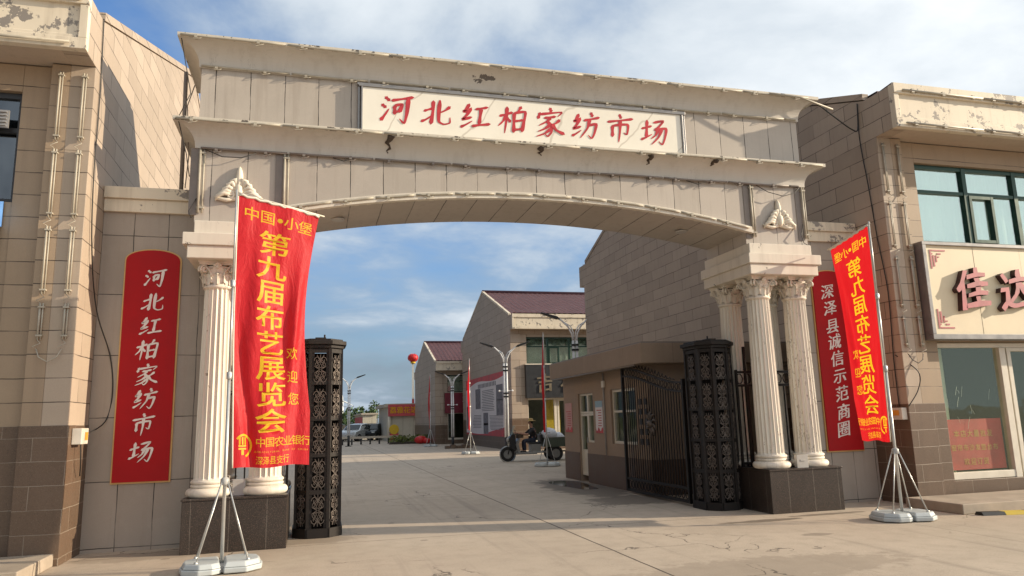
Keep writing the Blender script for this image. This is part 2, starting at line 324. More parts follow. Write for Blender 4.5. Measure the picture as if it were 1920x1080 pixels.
def ground_mat():
    s = NT('worn_concrete_ground'); p = s.pos()
    sp = s.n('ShaderNodeSeparateXYZ'); s.t.links.new(p, sp.inputs[0]); X, Y = sp.outputs[0], sp.outputs[1]
    n = s.noise(p, .55, 6, .6); n2 = s.noise(p, 3.5, 6, .65); n3 = s.noise(p, 45, 3, .6); n4 = s.noise(s.mapv(p, (.5, 3.0, 1)), 1.0, 5, .6)
    col = s.mix(s.rng(n, .3, .7), (.44, .365, .285), (.56, .47, .37))
    col = s.mix(s.rng(n2, .45, .75, 0, .4), col, (.26, .21, .16))
    col = s.mix(s.rng(n4, .58, .78, 0, .35), col, (.50, .42, .33))
    col = s.mix(s.rng(n3, .35, .75, 0, .32), col, (.23, .19, .15))
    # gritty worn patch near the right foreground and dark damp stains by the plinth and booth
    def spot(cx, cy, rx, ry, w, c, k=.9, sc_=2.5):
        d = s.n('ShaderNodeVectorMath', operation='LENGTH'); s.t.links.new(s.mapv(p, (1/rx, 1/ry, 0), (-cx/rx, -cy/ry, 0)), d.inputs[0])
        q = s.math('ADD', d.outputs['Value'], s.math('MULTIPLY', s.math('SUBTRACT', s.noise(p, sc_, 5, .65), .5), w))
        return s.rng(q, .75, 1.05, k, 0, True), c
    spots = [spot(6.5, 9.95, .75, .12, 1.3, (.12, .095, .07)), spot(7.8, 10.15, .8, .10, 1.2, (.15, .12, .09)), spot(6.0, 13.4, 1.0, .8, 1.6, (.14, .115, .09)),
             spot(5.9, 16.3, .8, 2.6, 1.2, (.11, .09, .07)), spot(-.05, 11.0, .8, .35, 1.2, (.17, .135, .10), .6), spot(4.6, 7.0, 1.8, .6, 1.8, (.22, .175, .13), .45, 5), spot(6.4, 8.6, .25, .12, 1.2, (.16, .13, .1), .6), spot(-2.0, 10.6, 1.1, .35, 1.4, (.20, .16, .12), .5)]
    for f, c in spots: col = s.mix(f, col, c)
    # saw-cut joints
    def line(coord, at, wdt, wob=.03):
        q = s.math('ADD', coord, s.math('MULTIPLY', s.math('SUBTRACT', s.noise(p, 2.2, 5, .6), .5), wob))
        return s.math('LESS_THAN', s.math('ABSOLUTE', s.math('SUBTRACT', q, at)), wdt)
    j = line(X, 3.52, .012)
    per = s.math('ABSOLUTE', s.math('SUBTRACT', s.math('FRACT', s.math('DIVIDE', s.math('ADD', Y, s.math('MULTIPLY', s.noise(p, 2, 4), .03)), 5.3)), .5))
    j2 = s.math('LESS_THAN', s.math('MULTIPLY', s.math('SUBTRACT', .5, per), 5.3), .009)
    perx = s.math('ABSOLUTE', s.math('SUBTRACT', s.math('FRACT', s.math('DIVIDE', s.math('SUBTRACT', X, 3.52), 4.6)), .5))
    j3 = s.math('LESS_THAN', s.math('MULTIPLY', s.math('SUBTRACT', .5, perx), 4.6), .006)
    jj = s.math('MAXIMUM', j, s.math('MAXIMUM', s.math('MULTIPLY', j2, .8), s.math('MULTIPLY', j3, .7)))
    # every slab cast a little differently, hairline cracks, tyre tracks, oil drips
    sx_ = s.math('FLOOR', s.math('ADD', s.math('DIVIDE', s.math('SUBTRACT', X, 3.52), 4.6), .0)); sy_ = s.math('FLOOR', s.math('DIVIDE', Y, 5.3))
    cv = s.n('ShaderNodeCombineXYZ'); s.t.links.new(sx_, cv.inputs[0]); s.t.links.new(sy_, cv.inputs[1])
    wn_ = s.n('ShaderNodeTexWhiteNoise'); s.t.links.new(cv.outputs[0], wn_.inputs['Vector'])
    col = s.mix(s.rng(wn_.outputs['Value'], 0, 1, 0, .30), col, (.34, .275, .205))
    wp = s.n('ShaderNodeVectorMath', operation='ADD'); s.t.links.new(p, wp.inputs[0])
    nz = s.n('ShaderNodeTexNoise'); s.t.links.new(p, nz.inputs['Vector']); nz.inputs['Scale'].default_value = 1.7; nz.inputs['Detail'].default_value = 5
    sv = s.n('ShaderNodeVectorMath', operation='SCALE'); s.t.links.new(nz.outputs['Color'], sv.inputs[0]); sv.inputs['Scale'].default_value = .7; s.t.links.new(sv.outputs[0], wp.inputs[1])
    vo = s.n('ShaderNodeTexVoronoi', feature='DISTANCE_TO_EDGE'); s.t.links.new(wp.outputs[0], vo.inputs['Vector']); vo.inputs['Scale'].default_value = .42
    crk = s.math('MULTIPLY', s.math('LESS_THAN', vo.outputs['Distance'], .0035), s.rng(s.noise(p, .35, 3), .5, .56))
    trk = s.noise(s.mapv(p, (4.0, .10, 1), (1.3, 0, 0)), 1.0, 4, .6)
    col = s.mix(s.rng(trk, .56, .74, 0, .42), col, (.20, .165, .13))
    oil = s.n('ShaderNodeTexVoronoi'); s.t.links.new(p, oil.inputs['Vector']); oil.inputs['Scale'].default_value = .9
    col = s.mix(s.math('MULTIPLY', s.math('LESS_THAN', s.math('ADD', oil.outputs['Distance'], s.math('MULTIPLY', s.noise(p, 14, 3), .05)), .075), .5), col, (.14, .11, .085))
    grit = s.noise(p, 130, 2, .7)
    col = s.mix(s.math('MULTIPLY', s.rng(grit, .60, .66), s.rng(s.noise(p, .9, 4), .45, .6)), col, (.15, .12, .09))
    jj = s.math('MAXIMUM', jj, s.math('MULTIPLY', crk, .75))
    col = s.mix(jj, col, (.055, .042, .032))
    s.col(col); s.bump(s.math('SUBTRACT', s.math('ADD', s.math('MULTIPLY', n3, .35), s.math('MULTIPLY', n2, .3)), jj), .35, .012)
    return s.fin(.8)
M['ground'] = ground_mat()
M['field'] = plain('dry_grass_field', (.13, .14, .06), .9, 0, .3, .3, objspace=False)
M['puddle'] = plain('wet_concrete', (.05, .042, .034), .06, 0, .2, 3)

# ------------------------------------------------------------------ mesh helpers
class MB:
    def __init__(s): s.v = []; s.f = []; s.mi = []; s.sm = []
    def add(s, vs, fs, smooth=False, mi=0):
        o = len(s.v); s.v += [tuple(q) for q in vs]
        for f in fs: s.f.append([i+o for i in f]); s.mi.append(mi); s.sm.append(smooth)
        return s
    def box(s, x0, x1, y0, y1, z0, z1, mi=0):
        x0, x1 = min(x0, x1), max(x0, x1); y0, y1 = min(y0, y1), max(y0, y1)
        v = [(x0,y0,z0),(x1,y0,z0),(x1,y1,z0),(x0,y1,z0),(x0,y0,z1),(x1,y0,z1),(x1,y1,z1),(x0,y1,z1)]
        return s.add(v, [(0,3,2,1),(4,5,6,7),(0,1,5,4),(1,2,6,5),(2,3,7,6),(3,0,4,7)], False, mi)
    def obox(s, p0, p1, z0, z1, t, off=0.0, mi=0):
        d = Vector((p1[0]-p0[0], p1[1]-p0[1])); d.normalize(); n = Vector((d.y, -d.x))
        a = [Vector(p0[:2])+n*(off-t/2), Vector(p1[:2])+n*(off-t/2), Vector(p1[:2])+n*(off+t/2), Vector(p0[:2])+n*(off+t/2)]
        v = [(q.x, q.y, z0) for q in a]+[(q.x, q.y, z1) for q in a]
        return s.add(v, [(0,1,2,3),(7,6,5,4),(4,5,1,0),(5,6,2,1),(6,7,3,2),(7,4,0,3)], False, mi)
    def prism(s, poly, a, b, axis='y', mi=0):
        """poly in the other two axes (x,z for y; y,z for x; x,y for z)"""
        def P3(p, t):
            if axis == 'y': return (p[0], t, p[1])
            if axis == 'x': return (t, p[0], p[1])
            return (p[0], p[1], t)
        n = len(poly); v = [P3(p, a) for p in poly]+[P3(p, b) for p in poly]
        fs = [list(range(n)), [n+i for i in range(n-1, -1, -1)]]
        for i in range(n):
            j = (i+1) % n; fs.append([j, i, n+i, n+j])
        return s.add(v, fs, False, mi)
    def tube(s, pts, r, n=6, mi=0, cap=True):
        pts = [Vector(p) for p in pts]; rs = r if isinstance(r, (list, tuple)) else [r]*len(pts)
        vs = []; fs = []; prev = None
        for i, p in enumerate(pts):
            t = (pts[min(i+1, len(pts)-1)]-pts[max(i-1, 0)]).normalized()
            if prev is None:
                a = Vector((0, 0, 1)) if abs(t.z) < .9 else Vector((1, 0, 0)); x = t.cross(a).normalized()
            else:
                x = prev - t*prev.dot(t); x = x.normalized() if x.length > 1e-6 else t.orthogonal().normalized()
            prev = x; y = t.cross(x)
            for k in range(n):
                a = 2*PI*k/n + PI/n; vs.append(p+(x*math.cos(a)+y*math.sin(a))*rs[i])
        for i in range(len(pts)-1):
            for k in range(n):
                fs.append((i*n+k, i*n+(k+1) % n, (i+1)*n+(k+1) % n, (i+1)*n+k))
        if cap: fs += [list(range(n-1, -1, -1)), [(len(pts)-1)*n+k for k in range(n)]]
        return s.add(vs, fs, n > 4, mi)
    def lathe(s, prof, cx=0, cy=0, n=24, cap=True, mi=0, smooth=True):
        vs = []; fs = []
        for r, z in prof:
            for k in range(n): a = 2*PI*k/n; vs.append((cx+r*math.cos(a), cy+r*math.sin(a), z))
        for i in range(len(prof)-1):
            for k in range(n): fs.append((i*n+k, i*n+(k+1) % n, (i+1)*n+(k+1) % n, (i+1)*n+k))
        s.add(vs, fs, smooth, mi)
        if cap:
            o = len(s.v)-len(vs)
            s.f += [[o+k for k in range(n-1, -1, -1)], [o+(len(prof)-1)*n+k for k in range(n)]]; s.mi += [mi, mi]; s.sm += [False, False]
        return s
    def ball(s, c, r, n=12, m=8, mi=0):
        rx, ry, rz = r if isinstance(r, (tuple, list)) else (r, r, r)
        prof = [(math.sin(PI*i/m), -math.cos(PI*i/m)) for i in range(m+1)]
        vs = []; fs = []
        for q, z in prof:
            q = max(q, .02)
            for k in range(n): a = 2*PI*k/n; vs.append((c[0]+rx*q*math.cos(a), c[1]+ry*q*math.sin(a), c[2]+rz*z))
        for i in range(m):
            for k in range(n): fs.append((i*n+k, i*n+(k+1) % n, (i+1)*n+(k+1) % n, (i+1)*n+k))
        fs += [list(range(n-1, -1, -1)), [m*n+k for k in range(n)]]
        return s.add(vs, fs, True, mi)
    def wheel(s, c, r, wd, axis='y', n=20, mi=0, inner=0.0):
        prof = [(inner, -wd/2), (r*.93, -wd/2), (r, -wd*.28), (r, wd*.28), (r*.93, wd/2), (inner, wd/2)]
        vs = []; fs = []
        for q, t in prof:
            for k in range(n):
                a = 2*PI*k/n; A, B = q*math.cos(a), q*math.sin(a)
                vs.append((c[0]+A, c[1]+t, c[2]+B) if axis == 'y' else (c[0]+t, c[1]+A, c[2]+B))
        m = len(prof)
        for i in range(m-1 if not inner else m):
            for k in range(n): fs.append((i*n+k, ((i+1) % m)*n+k, ((i+1) % m)*n+(k+1) % n, i*n+(k+1) % n))
        return s.add(vs, fs, False, mi)
    def xf(s, mat):
        s.v = [tuple(mat @ Vector(q)) for q in s.v]; return s

def rootloc(o):
    while o.parent: o = o.parent
    return Vector(o.location)
def build(mb, name, mat, parent=None, world=True, bevel=0.0, kind=None, label=None):
    mats = mat if isinstance(mat, (list, tuple)) else [mat]
    me = bpy.data.meshes.new(name); off = rootloc(parent) if (parent and world) else Vector((0, 0, 0))
    me.from_pydata([(v[0]-off.x, v[1]-off.y, v[2]-off.z) for v in mb.v], [], mb.f)
    for m in mats: me.materials.append(M[m] if isinstance(m, str) else m)
    me.polygons.foreach_set('material_index', mb.mi); me.polygons.foreach_set('use_smooth', mb.sm)
    bm = bmesh.new(); bm.from_mesh(me); bmesh.ops.recalc_face_normals(bm, faces=bm.faces); bm.to_mesh(me); bm.free()
    me.update()
    o = bpy.data.objects.new(name, me); COL.objects.link(o)
    if parent: o.parent = parent
    if bevel:
        b = o.modifiers.new('bevel', 'BEVEL'); b.width = bevel; b.segments = 2; b.limit_method = 'ANGLE'
    if kind: o['kind'] = kind
    if label: o['label'] = label
    return o
def thing(name, label, cat, loc=(0, 0, 0), rz=0.0, group=None):
    o = bpy.data.objects.new(name, None); COL.objects.link(o); o.location = loc; o.rotation_euler = (0, 0, rz); o.empty_display_size = .2
    o['label'] = label; o['category'] = cat
    if group: o['group'] = group
    return o
def tag(o, label, cat, group=None, kind=None):
    o['label'] = label; o['category'] = cat
    if group: o['group'] = group
    if kind: o['kind'] = kind
    return o
def solo(mb, name, mat, label, cat, loc, group=None, bevel=0.0, world=True):
    """a thing that is one mesh, its origin at its base"""
    if world: mb.v = [(v[0]-loc[0], v[1]-loc[1], v[2]-loc[2]) for v in mb.v]
    o = build(mb, name, mat, None, False, bevel); o.location = loc
    return tag(o, label, cat, group)
def copy_tree(o, parent=None):
    c = o.copy(); COL.objects.link(c); c.parent = parent
    for ch in o.children: copy_tree(ch, c)
    return c

# ------------------------------------------------------------------ lettering
_gc = {}
def glyph(ch, brush=False, kx=.03, ky=.0, shear=.16, slant=0.0, center=True):
    key = (ch, brush, kx, ky, shear, slant, center)
    if key in _gc: return _gc[key]
    cu = bpy.data.curves.new('t', 'FONT'); cu.body = ch; cu.resolution_u = 3; cu.size = 1; cu.fill_mode = 'FRONT'
    ob = bpy.data.objects.new('t', cu); COL.objects.link(ob)
    me = bpy.data.meshes.new_from_object(ob.evaluated_get(bpy.context.evaluated_depsgraph_get()))
    bm = bmesh.new(); bm.from_mesh(me); bmesh.ops.remove_doubles(bm, verts=bm.verts, dist=1e-4)
    bmesh.ops.triangulate(bm, faces=bm.faces)
    for f in bm.faces:
        if f.normal.z < 0: f.normal_flip()
    bm.verts.ensure_lookup_table(); bm.normal_update()
    nv = {}
    for f in bm.faces:
        for l in f.loops:
            if len(l.edge.link_faces) == 1:
                a, b = l.vert, l.link_loop_next.vert; d = (b.co-a.co); n = Vector((d.y, -d.x)); 
                if n.length > 0: n.normalize()
                for q in (a, b): nv[q.index] = nv.get(q.index, Vector((0, 0)))+n
    co = [Vector((v.co.x, v.co.y)) for v in bm.verts]
    xs = [c.x for c in co]; ys = [c.y for c in co]
    c0 = Vector(((min(xs)+max(xs))/2, (min(ys)+max(ys))/2)) if center else Vector((0, 0))
    out = []
    rr = random.Random(ord(ch[0]))
    for i, c in enumerate(co):
        n = nv.get(i, Vector((0, 0)))
        if n.length > 0: n.normalize()
        if brush:
            t = kx*(.8+.5*math.sin(c.x*9+c.y*5)); c = c+Vector((n.x*t+n.y*t*.35, n.y*(ky+.25*t)))
        else: c = c+Vector((n.x*kx, n.y*ky))
        p = c-c0
        if brush: p = Vector((p.x*1.0+slant*p.y+.012*math.sin(p.y*9+1), p.y+shear*p.x+.015*math.sin(p.x*8)-.10*p.x*p.x))
        out.append((p.x, p.y))
    fs = [tuple(v.index for v in f.verts) for f in bm.faces]
    bm.free(); bpy.data.objects.remove(ob); bpy.data.curves.remove(cu); bpy.data.meshes.remove(me)
    _gc[key] = (out, fs); return out, fs
def put_glyph(mb, g, size, fn, depth=.0, side_mi=0, sx=1.0, maxlen=None):
    """fn(x, y, d) -> world. depth>0 extrudes towards d."""
    v2, fs = g; v2 = [(x*size*sx, y*size) for x, y in v2]
    if maxlen:
        v2 = list(v2); fs = list(fs)
        for _ in range(6):
            nf = []; ch = False; mid = {}
            def m(a, b):
                k = (min(a, b), max(a, b))
                if k not in mid: mid[k] = len(v2); v2.append(((v2[a][0]+v2[b][0])/2, (v2[a][1]+v2[b][1])/2))
                return mid[k]
            for f in fs:
                e = [math.dist(v2[f[i]], v2[f[(i+1) % 3]]) for i in range(3)]
                if max(e) > maxlen:
                    i = e.index(max(e)); a, b, c = f[i], f[(i+1) % 3], f[(i+2) % 3]; q = m(a, b); nf += [(a, q, c), (q, b, c)]; ch = True
                else: nf.append(f)
            fs = nf
            if not ch: break
    mb.add([fn(x, y, depth) for x, y in v2], fs)
    if depth:
        ed = {}
        for f in fs:
            for i in range(3):
                a, b = f[i], f[(i+1) % 3]; ed[(a, b)] = 1
        bd = [e for e in ed if (e[1], e[0]) not in ed]
        vs = [fn(*v2[a], 0) for e in bd for a in e]+[fn(*v2[a], depth) for e in bd for a in e]
        n = len(bd)*2
        mb.add(vs, [(2*i, 2*i+1, n+2*i+1, n+2*i) for i in range(len(bd))], False, side_mi)
    return mb
# brush-written characters: strokes on a 100 x 100 grid, '~' strokes end in a thin tail
_SI = [[(28,92),(18,74),(10,66),(30,67)], [(35,78),(22,54),(9,38),(38,46)], [(5,12),(20,19),(42,33),'~']]
BR = {
'河': [[(16,90),(29,79)], [(8,66),(20,57)], [(9,16),(17,28),(30,52),'~'], [(36,79),(65,84),(99,90)], [(46,62),(49,36)], [(46,62),(68,67),(62,42)], [(49,42),(63,46)], [(85,87),(85,40),(80,6),(64,20),'~']],
'北': [[(8,57),(35,66)], [(36,92),(38,55),(35,12)], [(2,20),(18,27),(40,44),'~'], [(58,94),(58,50),(61,20),(78,10),(98,15),(97,34),'~'], [(94,72),(80,60),(61,50),'~']],
'红': _SI+[[(50,74),(90,81)], [(69,77),(66,22)], [(42,15),(70,19),(102,22)]],
'柏': [[(2,64),(24,70),(46,77)], [(26,96),(27,50),(24,2),'~'], [(25,67),(16,46),(0,28),'~'], [(28,57),(42,43)], [(76,98),(65,78),'~'], [(53,75),(54,40),(56,6)], [(53,75),(92,79),(89,40),(85,8)], [(58,45),(84,49)], [(57,14),(84,17)]],
'家': [[(49,100),(55,88)], [(16,83),(10,64)], [(16,78),(50,82),(92,86),(78,70),'~'], [(32,65),(70,70)], [(54,66),(40,52),(14,38),'~'], [(42,53),(58,36),(59,14),(48,0),(38,8),'~'], [(50,38),(34,26),(12,17),'~'], [(56,26),(36,10),(8,0),'~'], [(86,58),(72,46),(60,41),'~'], [(60,43),(76,22),(104,8)]],
'纺': [[(x*.9, y) if not isinstance(x, str) else x for x, y in [q for q in st if q != '~']]+(['~'] if '~' in st else []) for st in _SI]+[[(70,98),(77,84)], [(46,69),(72,74),(102,80)], [(67,74),(60,40),(36,4),'~'], [(64,50),(92,55),(87,20),(78,2),(64,14),'~']],
'市': [[(47,100),(54,87)], [(4,73),(50,78),(98,84)], [(23,59),(25,20)], [(23,59),(80,63),(79,27),(66,33),'~'], [(51,78),(52,40),(49,-2),'~']],
'场': [[(0,61),(38,71)], [(20,92),(20,27)], [(0,20),(18,27),(42,40),'~'], [(46,84),(84,90),(64,64),(51,55)], [(51,55),(96,61),(93,24),(84,0),(69,12),'~'], [(64,56),(56,36),(39,22),'~'], [(80,58),(66,26),(41,0),'~']],
}
def put_brush(mb, ch, size, fn, W=15.0, d0=.002):
    for k, st in enumerate(BR[ch]):
        tail = st[-1] == '~'; P = [Vector(p) for p in st if p != '~']; out = []
        for i in range(len(P)-1):
            a = P[max(i-1, 0)]; b = P[i]; c = P[i+1]; d = P[min(i+2, len(P)-1)]
            for j in range(7):
                q = j/7; cr_ = .5*((2*b)+(c-a)*q+(2*a-5*b+4*c-d)*q*q+(3*b-a-3*c+d)*q**3); out.append(cr_.lerp(b.lerp(c, q), .45))
        out.append(P[-1]); n = len(out)-1; L_ = []; Rr = []
        for i, p in enumerate(out):
            t = i/n; dv = (out[min(i+1, n)]-out[max(i-1, 0)]).normalized(); nn = Vector((-dv.y, dv.x))
            w_ = W*(.62+.38*abs(math.cos(PI*t))**1.5)*(1-.30*abs(dv.x)**2)
            if tail: w_ *= 1-.82*max(0, (t-.35)/.65)**1.3
            w_ *= min(1, .45+t*7)*(1 if tail else min(1, .5+(1-t)*7))
            L_.append(p+nn*w_/2); Rr.append(p-nn*w_/2)
        st0 = out[0]-(out[1]-out[0]).normalized()*W*.22; en = out[-1]+(out[-1]-out[-2]).normalized()*W*(.05 if tail else .25)
        ring = [st0]+L_+[en]+Rr[::-1]; m_ = len(ring)
        loc_ = lambda p, d: fn((p.x-50+.10*(p.y-48))/100*size, (p.y-48+.07*(p.x-50))/100*size, d)
        d = d0+.0009*k
        vs = [loc_(p, d) for p in L_+Rr]+[loc_(st0, d), loc_(en, d)]; N_ = len(L_)
        fs = [(i, i+1, N_+i+1, N_+i) for i in range(N_-1)]+[(2*N_, 0, N_), (2*N_+1, 2*N_-1, N_-1)]
        mb.add(vs, fs)
    return mb

# ------------------------------------------------------------------ ground
g = MB(); g.add([(-1500, -600, 0), (1500, -600, 0), (1500, 1500, 0), (-1500, 1500, 0)], [(0, 1, 2, 3)])
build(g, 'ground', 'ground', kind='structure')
g = MB(); g.add([(-1500, 84, .012), (1500, 84, .012), (1500, 1490, .012), (-1500, 1490, .012)], [(0, 1, 2, 3)])
build(g, 'field', 'field', kind='structure')
g = MB(); pts = [(6.0+.34*math.cos(a)*(1+.25*math.sin(3*a)), 16.9+1.5*math.sin(a)*(1+.2*math.cos(2*a)), .004) for a in [2*PI*i/28 for i in range(28)]]
g.add(pts, [list(range(28))]); build(g, 'puddle', 'puddle', kind='structure')

# ------------------------------------------------------------------ market buildings
def market_building(label, X0, sg, Y0, L, depth, k=1.0, far=False, upper='curtain', glz='glass_up', group='two storey market buildings'):
    """gable wall at X0, body extends towards sg*X; Y0 = front plane of the pilasters"""
    Yb = Y0+depth; H = 7.2*k; E = 6.42*k; ov = .46
    yr = (Y0-ov+Yb+ov)/2; slope = .365
    def zr(y): return min(H+max(0, (y-(Y0+.2)))*slope, H+max(0, (Yb-.2-y))*slope)
    X = lambda u: X0+sg*u
    t = thing('market_building', label, 'building', (X(0), Y0, 0), 0, group)
    bl = 'block_far' if far else 'block'
    # gable wall with the eave returns at both ends
    poly = [(Y0, 0), (Yb, 0), (Yb, E), (Yb+ov, E), (Yb+ov, H), (Yb-.2, H), (yr, zr(yr)), (Y0+.2, H), (Y0-ov, H), (Y0-ov, E), (Y0, E)]
    build(MB().prism(poly, X(0), X(.3), 'x'), 'gable_wall', bl, t, bevel=0 if far else .008)
    build(MB().prism(poly, X(L), X(L-.3), 'x'), 'gable_wall', bl, t)
    yw = Y0+.12
    f = MB()
    f.box(X(.30), X(.52), Y0, Y0+.3, 0, E-.002)
    f.box(X(.525), X(.88), yw, yw+.28, 0, E-.004)
    f.box(X(.885), X(L-.31), yw+.002, yw+.28, 6.04*k, E-.003)
    f.box(X(.885), X(L-.31), yw+.02, yw+.28, 2.72*k, 4.52*k)
    f.box(X(L-1.2), X(L-.31), yw+.004, yw+.27, 0, 6.035*k)
    build(f, 'front_wall', 'block_front' if not far else bl, t)
    build(MB().box(X(.31), X(L-.31), Yb-.3, Yb-.01, 0, E), 'back_wall', bl, t)
    zb = 1.66*k
    b = MB()
    b.box(X(-.012), X(.532), Y0-.012, Y0+.31, 0.0, zb)
    b.box(X(-.010), X(.29), Y0+.312, Yb+.01, 0.0, zb-.002)
    b.box(X(.536), X(.878), yw-.012, yw+.27, 0, zb-.001)
    b.box(X(.88), X(L-1.21), yw-.006, yw+.27, 0, .345*k)
    build(b, 'granite_base', 'brown', t, bevel=0 if far else .006)
    # eave: soffit, stepped fascia, corner trim
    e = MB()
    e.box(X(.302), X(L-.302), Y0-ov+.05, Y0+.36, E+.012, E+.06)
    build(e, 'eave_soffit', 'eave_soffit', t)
    e = MB(); yf = Y0-ov
    e.box(X(-.012), X(L+.01), yf-.03, yf+.05, E-.006, H+.004)
    e.box(X(-.014), X(L+.012), yf-.085, yf-.028, H-.17*k, H+.02)
    e.box(X(-.016), X(L+.012), yf-.075, yf-.026, E-.012, E+.14*k)
    e.box(X(-.016), X(.09), yf-.07, yf-.027, E+.142*k, H-.172*k)
    e.box(X(.092), X(L), yf-.05, yf-.025, E+.142*k, E+.19*k)
    build(e, 'eave_fascia', 'eave', t, bevel=.008 if not far else 0)
    # roof: two slopes of ribbed clay tiles and a ridge cap
    rf = MB(); st = .30 if far else .30; nx = int((L-.2)/(st/4)); ny = 22
    for side in (0, 1):
        ya, yb2 = (Y0-ov+.06, yr) if side == 0 else (Yb+ov-.06, yr)
        vs = []; fs = []
        for j in range(ny+1):
            for step in ((0,) if j == 0 else (0, 1)):
                pass
        rows = []
        for j in range(ny):
            rows.append((j/ny, .035)); rows.append(((j+1)/ny-.0005, .0))
        for (q, lift) in rows:
            y = ya+(yb2-ya)*q; zb_ = zr(y)+.03
            for i in range(nx+1):
                x = .1+(L-.2)*i/nx
                vs.append((X(x), y, zb_+lift+.032*abs(math.sin(PI*x/st))))
        for j in range(len(rows)-1):
            for i in range(nx):
                fs.append((j*(nx+1)+i, j*(nx+1)+i+1, (j+1)*(nx+1)+i+1, (j+1)*(nx+1)+i))
        rf.add(vs, fs)
    r_ = build(rf, 'roof', 'tile', t)
    zt = zr(yr); build(MB().tube([(X(.02), yr, zt+.09), (X(L), yr, zt+.09)], .11, 8), 'ridge_cap', 'tile', r_)
    vg = MB()
    for a, b_ in (((Y0+.2, H+.02), (yr, zr(yr)+.02)), ((Yb-.2, H+.02), (yr, zr(yr)+.02))):
        vg.prism([(a[0], a[1]), (b_[0], b_[1]), (b_[0], b_[1]+.12), (a[0], a[1]+.12)], X(-.012), X(.12), 'x')
    build(vg, 'verge', 'eave' if far else bl, r_)
    # upper windows
    yg = yw+.13; z0, z1, zt = 4.53*k, 6.03*k, 5.52*k
    sgl = -1 if sg < 0 else 1
    segs = []
    u = .885
    ui = 0
    while u < L-2.4:
        segs.append((u, u+1.14, 'fixed')); segs.append((u+1.23, u+1.79, 'sash')); segs.append((u+1.80, u+2.32, 'fixed' if False else 'half')); u += 2.38+.0
        ui += 1
        if ui > 6: break
    wf = thing  # (windows are parts)
    fr = MB(); pa = MB()
    ue = u
    fr.box(X(.885), X(ue), yg-.05, yg+.05, z1-.07, z1+.005); fr.box(X(.885), X(ue), yg-.05, yg+.05, z0-.005, z0+.05)
    fr.box(X(.887), X(ue), yg-.048, yg+.048, zt-.03, zt+.03)
    fr.box(X(.886), X(.93), yg-.052, yg+.052, z0, z1)
    uu = .885
    for q in range(ui):
        fr.box(X(uu+1.135), X(uu+1.225), yg-.06, yg+.06, z0, z1)
        for a in (uu+1.228, uu+1.735): fr.box(X(a), X(a+.06), yg-.075, yg+.04, z0+.052, zt-.032)
        fr.box(X(uu+1.289), X(uu+1.734), yg-.073, yg+.04, z0+.052, z0+.11); fr.box(X(uu+1.289), X(uu+1.734), yg-.073, yg+.04, zt-.09, zt-.032)
        fr.box(X(uu+2.335), X(uu+2.425), yg-.058, yg+.058, z0, z1)
        uu += 2.38
    wo_ = build(fr, 'window', 'green_frame' if glz == 'glass_up' else 'charcoal', t)
    build(MB().box(X(.93), X(ue), yg-.004, yg+.004, z0+.05, z1-.07), 'pane', glz, wo_)
    cu = MB(); n = int((ue-.9)/.05); vs = []
    for i in range(n+1):
        x = .9+(ue-.9)*i/n; d = .03*math.sin(i*1.1)+.02*math.sin(i*.37)
        vs += [(X(x), yg+.22+d, z0), (X(x), yg+.22+d, z1)]
    cu.add(vs, [(2*i, 2*i+2, 2*i+3, 2*i+1) for i in range(n)]); build(cu, 'curtain', 'curtain' if glz == 'glass_up' else 'dark_room', wo_)
    # shop front
    z0, z1 = .35*k, 2.69*k
    sf = MB()
    sf.box(X(.885), X(ue), yg-.05, yg+.06, z1-.06, z1+.02); sf.box(X(.885), X(2.33), yg-.06, yg+.06, z0, z0+.12)
    sf.box(X(.886), X(.925), yg-.05, yg+.06, z0+.12, z1-.06)
    uu = .885
    while uu < ue-.5:
        sf.box(X(uu+1.42), X(uu+1.56), yg-.07, yg+.07, .02, z1-.061)
        sf.box(X(uu+1.60), X(uu+1.69), yg-.06, yg+.05, .05, z1-.12); sf.box(X(uu+1.60), X(uu+2.4), yg-.058, yg+.05, z1-.13, z1-.062)
        uu += 2.6
    so_ = build(sf, 'shop_front', 'white_frame', t, bevel=.006 if not far else 0)
    build(MB().box(X(.92), X(ue), yg-.004, yg+.004, z0+.1, z1-.05), 'pane', 'glass_shop', so_)
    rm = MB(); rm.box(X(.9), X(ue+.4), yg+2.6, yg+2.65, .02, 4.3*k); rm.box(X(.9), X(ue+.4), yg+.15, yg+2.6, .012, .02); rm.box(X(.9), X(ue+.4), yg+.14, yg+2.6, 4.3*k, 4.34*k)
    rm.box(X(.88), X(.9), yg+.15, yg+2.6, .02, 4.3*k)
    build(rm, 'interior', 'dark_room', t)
    return t

RB = market_building('beige stone market building right of the gate with green windows above a pink lettered shop', 9.70, 1, 10.33, 34.0, 14.95)
LB = market_building('sunlit beige stone market building at the left edge with strips on its pilaster', -2.93, -1, 10.30, 9.0, 14.95, glz='glass_dark')
B2 = market_building('market building with purple tiled roof and a big pale poster on its gable wall', 9.70, 1, 36.16, 30, 12.7, far=True, k=.95)
B3 = market_building('farther purple roofed market building with the maroon shop sign beyond the poster wall', 8.0, 1, 50.0, 12, 10.4, k=.77, far=True)

